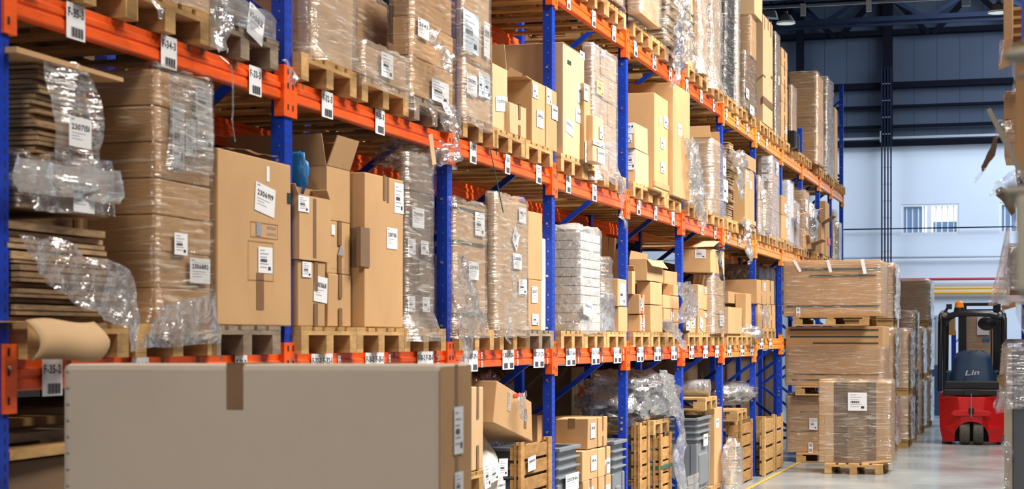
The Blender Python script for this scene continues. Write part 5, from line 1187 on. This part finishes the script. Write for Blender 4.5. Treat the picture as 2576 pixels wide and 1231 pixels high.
# the striped bale on its pallet in front
YB = onZ(2150, 1192).y
xa, xb = onY(2060, 0, YB).x, onY(2240, 0, YB).x; zt = onY(2150, 962, YB).z
o = dup(PROTO['wood'], ((xa + xb) / 2, YB + .42, .002)); o.rotation_euler.z = math.pi / 2; tag(o, 'wooden pallet under the striped bale of flat cardboard at the rack end', 'pallet', 'pallets')
o = empty('striped_bale', ((xa + xb) / 2, YB + .4, .148)); tag(o, 'film-wrapped bale of flat cardboard with dark vertical bands and a white paper', 'cardboard')
cols = [(2060, 2075, 'kraft'), (2075, 2097, 'kraft_light'), (2097, 2132, 'kraft_dark'), (2132, 2180, 'sheets'), (2180, 2204, 'kraft_dark'), (2204, 2240, 'kraft')]
for (a_, b_, m_) in cols:
    u, v = onY(a_, 0, YB).x, onY(b_, 0, YB).x
    if m_ in ('kraft_dark', 'sheets'):
        mb = MB(); z = .15
        while z < zt - .005: h_ = min(.012, zt - z); mb.box(u, v, YB + R.uniform(.0, .012), YB + .82, z, z + h_ * .8, m_); z += .012
        mb.build('cardboard_layers', o)
    else: MB().box(u, v, YB, YB + .82, .15, zt, m_).build('cardboard_panel', o, bevel=.004)
film_shell(o, xa, xb, YB, YB + .82, .13, zt, 'film', .03, .04, .5, 210, flare=.01)
lab_side(o, YB - .045, 2133, 988, 2181, 1034, '', 'doc')
tag(MB().bar(onY(2168, 1166, YB - .05), onY(2240, 1160, YB - .05), .03, .03, 'kraft_light').build('wooden_batten'), 'thin pale batten lying on the front edge of the bale pallet', 'batten')
# stacks behind it along the aisle
def tower(px0, px1, ybase, tiers, depth, label, seed, wrap='film_cool', m='kraft'):
    g = onZ(px1, ybase); Y = g.y; zb = .002
    xa, xb = onY(px0, 0, Y).x, onY(px1, 0, Y).x
    for i, yt in enumerate(tiers):
        mb = MB()
        for q in range(3): mb.box(xa + .02, xb - .0, Y + .02 + q * (depth - .16) / 2, Y + .14 + q * (depth - .16) / 2, zb, zb + .12, 'wood')
        mb.box(xa, xb, Y, Y + depth, zb + .12, zb + .14, 'wood')
        tag(mb.build('pallet'), 'pallet of the %s, %s from the floor' % (label, ORD[i]), 'pallet', 'pallets')
        front_box(Y, px0, px1, yt, zb + .143, depth, '%s, %s load from the floor' % (label, ORD[i]), seed=seed + i, wrap='film', amp=.03, res=.08, m=m)
        zt_ = onY((px0 + px1) / 2, yt, Y).z; g_ = []; tw_ = COL.objects[-1]
        while tw_.parent is not None: tw_ = tw_.parent
        for a_ in range(21): g_.append([(xb + .03 + .035 * (ridge(Vector((b_ * .5, a_ * .45, seed + i))) - .2), Y + (b_ / 11) * depth, zb + .15 + (zt_ - zb - .15) * a_ / 20) for b_ in range(12)])
        MB().grid(g_, 'film_milky').build('side_film', tw_, smooth=True, fix=False)
        zb = onY((px0 + px1) / 2, yt, Y).z + .012
tower(2120, 2246, 1145, (1000, 826, 664), 1.1, 'wrapped stack right behind the tall striped stack', 220, wrap='film')
tower(2180, 2284, 1129, (1000, 830), 1.2, 'brown wrapped stack, second row of aisle stacks', 230)
tower(2262, 2302, 1112, (930, 785), .5, 'thin board stack in glossy film along the aisle', 235, wrap='film_thick', m='kraft_dark')
tower(2280, 2318, 1092, (960, 827), 1.0, 'cool-wrapped stack before the far aisle end', 240, wrap='film_cool', m='kraft_light')
tower(2262, 2336, 1078, (950, 826, 706), 1.3, 'farthest tall wrapped stack left of the forklift', 250)

# ================================================================ forklift, seen from behind
FP = onZ(2443.5, 1121); fx, fy = FP.x, FP.y + .05
fl = empty('forklift', (fx, fy, 0)); tag(fl, 'red and black forklift truck with a blue seat seen from behind', 'forklift')
def F(mb, name, par=None, **k): mb.v = [(v[0] + fx, v[1] + fy, v[2]) for v in mb.v]; return mb.build(name, par or fl, **k)
W2 = .585
# counterweight: outline with a wheel arch, rounded in plan
out = [(-W2 + .07, .05), (-.31, .05)] + [(-.30 * math.cos(t), .05 + .37 * math.sin(t) ** .7) for t in [math.pi * i / 14 for i in range(15)]] + [(.31, .05), (W2 - .07, .05), (W2 - .02, .3), (W2, .8), (W2 - .03, .93), (W2 - .12, .88), (.25, .86), (-.25, .86), (-W2 + .12, .88), (-W2 + .03, .93), (-W2, .8), (-W2 + .02, .3)]
def yoff(x): return .30 * (abs(x) / W2) ** 3
mb = MB(); n = len(out); b0 = [(x, yoff(x) + (.03 if z < .2 else 0) - .02 * math.sin(min(1, z / .9) * 3.1), z) for x, z in out]; b1 = [(x, 1.0, z) for x, z in out]
mb.v = b0 + b1; k_ = mb.mi('fork_red'); mb.f.append(tuple(range(n))); mb.m.append(k_); mb.f.append(tuple(range(2 * n - 1, n - 1, -1))); mb.m.append(k_)
for i in range(n): j = (i + 1) % n; mb.f.append((i, n + i, n + j, j)); mb.m.append(k_)
import bmesh
o = F(mb, 'counterweight'); bm = bmesh.new(); bm.from_mesh(o.data); bmesh.ops.triangulate(bm, faces=[f for f in bm.faces if len(f.verts) > 4]); bm.to_mesh(o.data); bm.free()
md = o.modifiers.new('b', 'BEVEL'); md.width = .02; md.segments = 2; md.angle_limit = .9
F(MB().prism([(-.36, .56), (-.30, .62), (.30, .62), (.36, .56), (.30, .52), (-.30, .52)], 'y', -.035, .02, 'fork_red'), 'bumper_recess', bevel=.012)
F(MB().box(-.05, .05, -.05, -.02, .56, .66, 'black'), 'tow_slot'); F(MB().tube([(.0, -.07, .5), (.0, -.07, .92)], .008, 'zinc'), 'tow_pin')
F(MB().box(-.30, .30, .25, .9, .05, .40, 'black_matt'), 'wheel_housing')
for s in (-.118, .118):
    t = MB(); rows = []
    for (xx, r) in ((-.085, .16), (-.09, .19), (-.07, .215), (.07, .215), (.09, .19), (.085, .16)):
        rows.append([(s + xx, .16 + r * math.cos(q), .219 + r * math.sin(q)) for q in [2 * math.pi * i / 28 for i in range(28)]])
    t.grid(rows, 'rubber', True).poly(rows[0], 'rubber').poly(rows[-1], 'rubber'); wh_ = F(t, 'rear_wheel', smooth=False); hb_ = MB(); hb_.tube([(s - .092, .16, .219), (s + .092, .16, .219)], .06, 'black_matt', 16); F(hb_, 'wheel_hub', wh_)
for s in (-1, 1):
    t = MB(); rows = []
    for (xx, r) in ((-.09, .17), (-.09, .2), (.09, .2), (.09, .17)):
        rows.append([(s * .49 + xx, 1.45 + r * math.cos(q), .204 + r * math.sin(q)) for q in [2 * math.pi * i / 24 for i in range(24)]])
    t.grid(rows, 'rubber', True).poly(rows[0], 'rubber').poly(rows[-1], 'rubber'); F(t, 'front_wheel')
F(MB().box(-.50, .50, .12, 1.0, .87, 1.0, 'black'), 'rear_cowl', bevel=.03)
F(MB().box(-.13, .13, .08, .14, .88, 1.0, 'black_matt'), 'latch_panel', bevel=.01)
F(MB().prism([(-.50, 1.0), (.50, 1.0), (.46, 1.14), (-.46, 1.14)], 'y', .14, 1.0, 'black'), 'battery_hood', bevel=.02)
F(MB().box(-W2 + .03, W2 - .03, .95, 1.65, .25, .75, 'fork_red'), 'chassis', bevel=.02)
blob_rows = []
st = MB(); rows = []
for i in range(13):
    z = 1.12 + i / 12 * .56; t = i / 12
    wv = .40 - .10 * t if t < .75 else (.325 * math.cos((t - .75) / .25 * 1.35) ** .5 + .01)
    rows.append([((wv * math.cos(a_)) * (1.0 + .04 * math.sin(5 * a_)), .45 + .16 * math.sin(a_) * (1.1 - .3 * t) + .10 * t, z + .015 * math.sin(a_ * 7)) for a_ in [2 * math.pi * q / 36 for q in range(36)]])
st.grid(rows, 'seat_blue', True).poly(rows[-1], 'seat_blue'); seat_ = F(st, 'seat', smooth=True)
mb = MB(); letters(mb, 'Lin', lambda u, v: (-.12 + u + v * .25, .268, 1.24 + v + u * .08), 0, 0, .24, .09, 'silver'); F(mb, 'lettering', seat_, fix=False)
F(MB().box(-.48, -.36, .5, .95, 1.1, 1.32, 'seat_blue').box(.36, .48, .5, .95, 1.1, 1.32, 'seat_blue'), 'armrest', bevel=.03)
for s in (-1, 1):
    F(MB().tube([(s * .565, .35, .95), (s * .565, .33, 1.3), (s * .56, .36, 2.2), (s * .55, .42, 2.33), (s * .52, .6, 2.38), (s * .48, 1.55, 2.36)], .045, 'black', 10), 'guard_pillar', smooth=True)
    F(MB().tube([(s * .49, .40, .95), (s * .49, .39, 1.3), (s * .50, .42, 2.2)], .028, 'black', 8), 'inner_pillar', smooth=True)
    F(MB().tube([(s * .50, 1.55, 2.36), (s * .52, 1.75, 1.2), (s * .52, 1.75, .7)], .04, 'black', 8), 'front_pillar', smooth=True)
    F(MB().prism([(s * .54, 2.03), (s * .54, 2.30), (s * .28, 2.30), (s * .38, 2.24)], 'y', .42, .50, 'black'), 'corner_gusset', bevel=.005)
    F(MB().box(s * .23 - .075, s * .23 + .075, 1.86, 2.0, .1, 2.56, 'black') if s < 0 else MB().box(.33 - .0, .47, 1.86, 2.0, .1, 2.56, 'black'), 'mast_rail')
    F(MB().tube([(s * .5, .33, 2.33), (s * .46, .31, 2.33)], .045, 'zinc', 12), 'work_light')
F(MB().tube([(-.53, .42, 2.28), (-.3, .36, 2.345), (0, .34, 2.36), (.3, .36, 2.345), (.53, .42, 2.28)], .055, 'black', 10), 'rear_crossbar', smooth=True)
for i in range(5): F(MB().box(-.5, .5, .62 + i * .2, .66 + i * .2, 2.33, 2.37, 'black'), 'roof_bar')
F(MB().box(-.32, .42, 1.84, 1.95, 2.52, 2.58, 'black').box(-.32, .42, 1.84, 1.95, 2.43, 2.46, 'black'), 'mast_crossbar')
bb_ = F(MB().tube([(-.235, .55, 2.38), (-.235, .55, 2.47)], [.10, .085], 'black', 16), 'beacon_base')
F(MB().tube([(-.235, .55, 2.47), (-.235, .55, 2.56), (-.235, .55, 2.59)], [.085, .07, .03], 'amber', 16), 'beacon', bb_)
F(MB().bar((-.50, .5, 2.36), (-.40, .5, 2.52), .05, .05, 'black').box(-.46, -.36, .46, .54, 2.44, 2.53, 'black'), 'lamp_bracket')
F(MB().tube([(.12, 1.2, 2.27), (.3, 1.2, 2.17)], .012, 'black'), 'mirror_arm')
mr_ = MB(); rows = [[(.24 + r * math.cos(q), 1.12 + dd, 2.18 + r * .75 * math.sin(q)) for q in [2 * math.pi * i / 20 for i in range(20)]] for r, dd in ((.17, .03), (.15, 0), (.05, -.02))]
F(mr_.grid(rows, 'black', True).poly(rows[-1], 'black_matt'), 'mirror')
for xx in (.30, .62 - .05): F(MB().tube([(xx, 1.84, .9), (xx, 1.84, 2.3)], .014, 'black_matt'), 'mast_hose')
F(MB().tube([(0 + .2 * math.cos(q), 1.25 + .08 * math.sin(q), 1.45 + .18 * math.sin(q)) for q in [2 * math.pi * i / 20 for i in range(21)]], .015, 'black', caps=False), 'steering_wheel')
F(MB().box(-.4, .4, 1.5, 1.7, .7, 1.25, 'black_matt'), 'dashboard', bevel=.03)

# behind the forklift
Yg = fy + 4.2
a, b = onY(2427, 800, Yg), onY(2512, 800, Yg)
o = front_box(Yg, 2429, 2512, 795, .15, 1.0, 'film-wrapped brown carton tower seen through the forklift cab', seed=260, res=.08, labs=((2458, 795, 2488, 843, 'AD P', 'text'),))
pallet((a.x + b.x) / 2, Yg + .42, .002, 'wooden pallet behind the forklift', rot=math.pi / 2)
lab_side(o, Yg - .03, 2471, 851, 2490, 857, '', '', 'bluebag', name='blue_mark')
p = onY(2399, 850, Yg + 3)
o = empty('upright_frame', (p.x, Yg + 3, 0)); tag(o, 'distant blue rack upright seen through the left of the forklift cab', 'rack upright')
MB().box(p.x - .05, p.x + .05, Yg + 3, Yg + 3.1, 0, onY(2399, 835, Yg + 3).z, 'blue').build('post', o); MB().box(p.x + .18, p.x + .24, Yg + 3.9, Yg + 4, 0, 2.1, 'blue').build('post', o)
for zz_ in (.6, 1.2, 1.8): MB().bar((p.x, Yg + 3.05, zz_), (p.x + .2, Yg + 3.95, zz_ + .2), .03, .03, 'blue').build('brace', o)
xa, xb = onY(2379, 0, Yg + 3).x, onY(2405, 0, Yg + 3).x
zs = onY(2385, 832, Yg + 3).z
tag(MB().box(xa - .02, xb, Yg + 2.95, Yg + 2.999, zs - .1, zs, 'orange').build('rack_beam'), 'distant orange beam seen through the left of the forklift cab', 'rack beam')
carton3(xa, xb - .02, Yg + 2.96, Yg + 3.4, zs + .002, onY(2385, 795, Yg + 3).z, 'brown carton on the distant shelf left of the forklift mast', tape=0)

# door and blue panel on the back wall, left of the forklift
a, b = onY(2318, 0, WY), onY(2374, 0, WY)
d_ = empty('door_1', ((a.x + b.x) / 2, WY, 0)); struct(d_); zt = onY(2340, 800, WY).z
MB().box(a.x, b.x, WY - .06, WY - .01, 0, zt, 'glassy').build('door_leaf', d_)
fm = MB()
for t in (0, .33, .66, .97): xx = a.x + (b.x - a.x) * t; fm.box(xx, xx + .05, WY - .1, WY - .06, 0, zt, 'pipe')
fm.box(a.x, b.x, WY - .1, WY - .06, zt, zt + .06, 'pipe'); fm.build('door_frame', d_)
Yp = onZ(2340, 1046).y
a, b = onY(2322, 0, Yp), onY(2366, 0, Yp); zt = onY(2340, 918, Yp).z
o = tag(MB().box(a.x, b.x, Yp, Yp + .5, .002, zt, 'mesh_blue').build('blue_bin', bevel=.02), 'dark blue bin left of the forklift', 'bin')

# ================================================================ right-hand rack, close by
def RX(px, Y): return onY(px, HY, Y).x
def RZ(py, Y): return onY(2550, py, Y).z
YR = 12.0
o = empty('upright_frame', (RX(2570, YR), YR, 0)); tag(o, 'blue upright of the right-hand rack at the photo edge', 'rack upright')
xp = RX(2569.5, YR)
MB().box(xp, xp + .08, YR, YR + .1, 0, 6.5, 'blue').build('post', o); MB().box(xp + 1.02, xp + 1.1, YR, YR + .1, 0, 6.5, 'blue').build('post', o)
for zz_ in (.4, 1.4, 2.4, 3.4, 4.4): MB().bar((xp + .08, YR + .05, zz_), (xp + 1.02, YR + .05, zz_ + .8), .035, .045, 'blue').build('brace', o)
for zz_, nm in ((2.05, 'lower'), (2.96, 'middle'), (3.75, 'upper')):
    for xx, q in ((.02, 'front'), (1.0, 'rear')):
        tag(MB().box(xx, xx + .05, YR - 3, YR - .002, zz_ - .12, zz_, 'red').build('rack_beam'), '%s beam of the right-hand rack just outside the frame, %s level' % (q, nm), 'rack beam')
def rbox(px0, Y, ya, yb, depth, label, m='kraft', name='carton', cat='carton', px1=2700, **k):
    return carton3(RX(px0, Y), min(RX(px1, Y), 1.0), Y, Y + depth, RZ(yb, Y), RZ(ya, Y), label, m, tape=0, name=name, cat=cat, **k)
# tall grey wrapped load at the lower right
ld = empty('wrapped_load', (.2, 11.4, 0)); tag(ld, 'tall grey load under crumpled film at the right edge of the photo', 'wrapped load')
xa = RX(2526, 11); 
MB().box(xa, RX(2547, 11), 11, 11.8, .002, RZ(872, 11), 'beige').build('board', ld, bevel=.006)
MB().box(RX(2547.5, 11), .9, 11.02, 11.8, .002, RZ(876, 11), 'grey_plastic').build('case', ld, bevel=.006)
film_shell(ld, xa, .9, 11, 11.8, RZ(1032, 11), RZ(872, 11), 'film_cool', .03, .025, .3, 300, flare=.02)
ribbon(ld, [Vector((RX(2510, 10.9), 10.9, RZ(y, 10.9))) for y in (985, 1005, 1025, 1042)], [.03, .06, .09, .05], 'film_loose', .03, 7, wdir=(1, 0, 0))
ribbon(ld, [Vector((RX(2526, 10.9), 10.9, RZ(y, 10.9))) for y in (1100, 1140, 1180, 1231)], [.03, .05, .02, .03], 'film_loose', .02, 8, wdir=(1, 0, 0))
MB().hexa([(RX(2506, 10.95), 10.95, RZ(955, 10.9)), (RX(2526, 10.95), 10.95, RZ(985, 10.9)), (RX(2526, 10.95), 10.96, RZ(985, 10.9)), (RX(2506, 10.95), 10.96, RZ(955, 10.9)), (RX(2510, 10.95), 10.9, RZ(945, 10.9)), (RX(2526, 10.95), 10.93, RZ(942, 10.9)), (RX(2526, 10.95), 10.96, RZ(942, 10.9)), (RX(2510, 10.95), 10.96, RZ(945, 10.9))], 'kraft').build('torn_edge', ld)
# lower level of the right rack
tag(MB().box(RX(2534, 11), .9, 10.9, 11.9, RZ(760, 11), RZ(744, 11), 'white').build('white_board'), 'white board edge under the film-wrapped rolls of the right-hand rack', 'board')
c = rbox(2534, 11, 624, 744.5, .8, 'film-wrapped rolls in the right-hand rack under the beige board', m='kraft_dark', name='wrapped_rolls', cat='wrapped load')
film_shell(c, RX(2534, 11), .6, 11, 11.8, RZ(730, 11), RZ(626, 11), 'film_cool', .02, .025, .1, 310, gap=.01)
fr = []
for i in range(16):
    t = i / 15; y = 572 + (768 - 572) * t; xl = 2529 - 43 * t ** 1.25; row = []
    for j in range(12):
        u = j / 11; px = xl + (2540 - xl) * u; q = onY(px, y + 3 * math.sin(u * 9) * t, 10.85)
        row.append((q.x, 10.85 - .03 * math.sin(u * 7 + i * .5) - .02 * noise.noise(Vector((u * 5, t * 9, 1))), q.z))
    fr.append(row)
tag(MB().grid(fr, 'film_milky').build('film_curtain', smooth=True, fix=False), 'milky film hanging and widening downward at the right-hand rack', 'plastic film')
tag(MB().hexa([onY(2518, 770, 10.9), onY(2553, 760, 10.9), onY(2553, 760, 11.0), onY(2518, 770, 11.0), onY(2516, 765, 10.9), onY(2550, 762, 10.9), onY(2550, 762, 11.0), onY(2516, 765, 11.0)][:4] + [onY(2522, 782, 10.9), onY(2556, 772, 10.9), onY(2556, 772, 11.0), onY(2522, 782, 11.0)], 'kraft').build('cardboard_scrap'), 'torn cardboard scrap sticking out above the forklift roof', 'cardboard')
tag(ribbon(None, [onY(2556, 765, 10.8), onY(2563, 790, 10.8), onY(2568, 815, 10.8), onY(2570, 838, 10.8)], [.05, .07, .05, .03], 'film_loose', .02, 315, wdir=(1, 0, 0)), 'curled film under the white board at the right edge', 'plastic film')
# middle level
c = rbox(2555, 9.5, 152, 445, .6, 'tall tan carton at the right edge of the photo', m='kraft')
rbox(2560, 9.4, 445.5, 560, .4, 'dark brown carton end below the tall tan carton at the right edge', m='kraft_dark')
rbox(2527, 12.3, 300, 396, .6, 'brown carton sticking out of the right-hand rack behind the broken lath', px1=2560)
c = carton3(RX(2525, 12.3), RX(2562, 12.3), 12.3, 12.8, RZ(299, 12.3), RZ(246, 12.3), 'small open brown carton at the right-hand rack with lifted flaps', tape=0, open_=(50, 110, 55, None))
rbox(2524, 12.3, -20, 100, .02, 'tall torn sheet of cardboard hanging at the top right', name='cardboard_sheet', cat='cardboard', px1=2548)
q = [onY(x, y, 12.28) for x, y in ((2523, 100), (2548, 100), (2541, 165), (2511, 176))]
mb = MB().hexa([q[0], q[1], q[1] + Vector((0, .02, 0)), q[0] + Vector((0, .02, 0)), q[3], q[2], q[2] + Vector((0, .02, 0)), q[3] + Vector((0, .02, 0))], 'kraft')
tag(mb.build('cardboard_flap'), 'pointed torn cardboard flap below the tall torn sheet at the top right', 'cardboard')
tag(ribbon(None, [onY(2517, 100, 12.25), onY(2516, 130, 12.25), onY(2511, 165, 12.25)], [.03, .03, .015], 'film_loose', .01, 320, wdir=(1, 0, 0)), 'white film strip along the torn cardboard flap', 'plastic film')
for i in range(4):
    y = 105 - i * 22; z = RZ(y, 12.4); mb = MB(); x0 = RX(2547, 12.4)
    mb.box(x0, .9, 12.4, 13.2, z + .035, z + .055, 'wood').box(x0, .9, 12.42, 12.52, z, z + .035, 'wood_crate').box(x0, .9, 12.9, 13.0, z, z + .035, 'wood_crate')
    tag(mb.build('pallet'), 'thin wooden pallet, %s from the bottom of the pile at the top right edge' % ORD[i], 'pallet', 'pallets')
tag(ribbon(None, [onY(2545, 150, 11.9), onY(2547, 180, 11.9), onY(2546, 210, 11.9), onY(2545, 238, 11.9)], [.10, .07, .05, .07], 'film_loose', .03, 322, wdir=(1, 0, 0)), 'crumpled film hanging beside the tall tan carton', 'plastic film')
lt = MB(); P_ = [(2482, 272), (2492, 272), (2530, 345), (2568, 425), (2560, 428), (2520, 355), (2500, 312), (2493, 290), (2481, 284)]
tag(MB().hexa([onY(2481, 276, 9), onY(2492, 271, 9), onY(2492, 271, 9.03), onY(2481, 276, 9.03), onY(2574, 462, 9.38), onY(2590, 456, 9.38), onY(2590, 456, 9.45), onY(2574, 462, 9.45)], 'beige').build('broken_lath'), 'pale broken lath slanting out of the right-hand rack', 'lath')
tag(ribbon(None, [onY(2498, 345, 9.5), onY(2496, 370, 9.5), onY(2488, 395, 9.5), onY(2474, 415, 9.5), onY(2469, 432, 9.5)], [.02, .03, .05, .04, .01], 'kraft_dark', .008, 325, wdir=(1, 0, .3), name='torn_tape'), 'dark torn tape dangling from the broken lath', 'tape')
tag(ribbon(None, [onY(2470, 425, 9.5), onY(2458, 445, 9.5), onY(2446, 466, 9.5)], [.02, .03, .02], 'film_thick', .008, 326, wdir=(1, 0, .3), name='clear_tape'), 'pale end of tape hanging lowest at the right-hand rack', 'tape')
tag(ribbon(None, [onY(2486, 322, 9.4), onY(2500, 330, 9.4), onY(2518, 322, 9.4)], [.06, .09, .09], 'film_loose', .03, 327, wdir=(.3, 0, 1)), 'bright crumpled film caught behind the broken lath', 'plastic film')
tag(ribbon(None, [onY(2532, 310, 9.6), onY(2545, 350, 9.6), onY(2556, 400, 9.6)], [.07, .09, .05], 'film_thick', .03, 328, wdir=(1, 0, 0)), 'clear film sheet lying along the broken lath', 'plastic film')
tag(ribbon(None, [onY(2482, 478, 9.2), onY(2505, 462, 9.2), onY(2530, 448, 9.2), onY(2556, 438, 9.2)], [.07, .12, .10, .05], 'film_loose', .03, 330, wdir=(.2, 0, 1), nc=10), 'fan of clear film sticking out above the blurred purple edge', 'plastic film')
tag(ribbon(None, [onY(2503, 472, 9.22), onY(2515, 485, 9.22), onY(2530, 505, 9.22), onY(2545, 540, 9.22)], [.03, .06, .05, .03], 'kraft_dark', .012, 331, wdir=(1, 0, .5), name='torn_label'), 'curled brown label strip inside the clear film fan', 'paper')
tag(ribbon(None, [onY(2535, 500, 9.3), onY(2545, 530, 9.3), onY(2545, 560, 9.3), onY(2540, 580, 9.3)], [.06, .09, .07, .05], 'film_loose', .03, 332, wdir=(1, 0, 0)), 'small crumpled film below the fan of clear film', 'plastic film')
# very near, out of focus
def disc(px, py, Y, r, h, label, m='beige'):
    p = onY(px, py, Y); rows = []
    for (k, q) in ((.9, 0), (1, .35), (.97, .7), (.8, 1)):
        rows.append([(p.x + r + r * k * math.cos(t), Y + r * k * math.sin(t), p.z - h / 2 + h * q) for t in [2 * math.pi * i / 32 for i in range(32)]])
    o = MB().grid(rows, m, True).poly(rows[0], m).poly(rows[-1], m).build('round_lid', smooth=True); return tag(o, label, 'lid')
disc(2522, 141, 3.2, .06, .016, 'blurred round beige lid jutting in from the right, middle one of three')
disc(2563, 112, 3.3, .06, .016, 'blurred round beige lid jutting in from the right, upper one of three', 'kraft')
disc(2558, 191, 3.4, .06, .010, 'blurred round beige lid jutting in from the right, lower one of three')
tag(MB().box(RX(2526, 3), RX(2680, 3), 3.0, 3.3, RZ(485, 3), RZ(468, 3), 'beige').build('near_shelf', bevel=.004), 'blurred beige shelf edge at the right of the photo', 'shelf')
tag(MB().box(RX(2530, 3), RX(2680, 3), 3.02, 3.25, RZ(467.5, 3), RZ(459, 3), 'purple').build('purple_cloth', bevel=.004), 'blurred purple strip lying on the beige shelf edge', 'cloth')
tag(MB().box(RX(2553, 3), RX(2680, 3), 3.0, 3.35, RZ(900, 3), RZ(487, 3), 'beige').build('near_post', bevel=.01), 'blurred beige upright board at the right edge of the photo', 'board') if False else tag(MB().box(RX(2556, 3), RX(2680, 3), 3.0, 3.35, RZ(738, 3), RZ(486, 3), 'beige').build('near_board', bevel=.01), 'blurred beige board at the right edge below the shelf edge', 'board')

# ---------------------------------------------------------------- repeats share a group
PLURAL = {'carton': 'cartons', 'wrapped load': 'wrapped loads', 'rack beam': 'rack beams', 'plastic film': 'pieces of loose film', 'cardboard': 'cardboard packs', 'crate': 'wooden crates', 'container': 'plastic containers', 'tray': 'film-wrapped trays', 'tube': 'film-wrapped tubes', 'timber': 'timber boards', 'pipe': 'pipes on the back wall', 'roof truss': 'roof trusses', 'lamp': 'pendant lamps', 'lid': 'round lids', 'rack upright': 'rack uprights', 'bag': 'bags', 'pallet': 'pallets'}
for o in list(bpy.data.objects):
    if '_o' in o: del o['_o']
    c = o.get('category')
    if c in PLURAL:
        z = o.location.z
        where = '' if c in ('pipe', 'roof truss', 'lamp', 'lid', 'rack upright', 'timber', 'tube', 'tray', 'crate', 'container') else ' at the right-hand rack' if o.location.x > -1.2 and o.location.y < 14 else ' on the floor' if z < 1.6 else ' on the lower level' if z < 3.05 else ' on the middle level' if z < 4.6 else ' on the upper level'
        o['group'] = PLURAL[c] + where
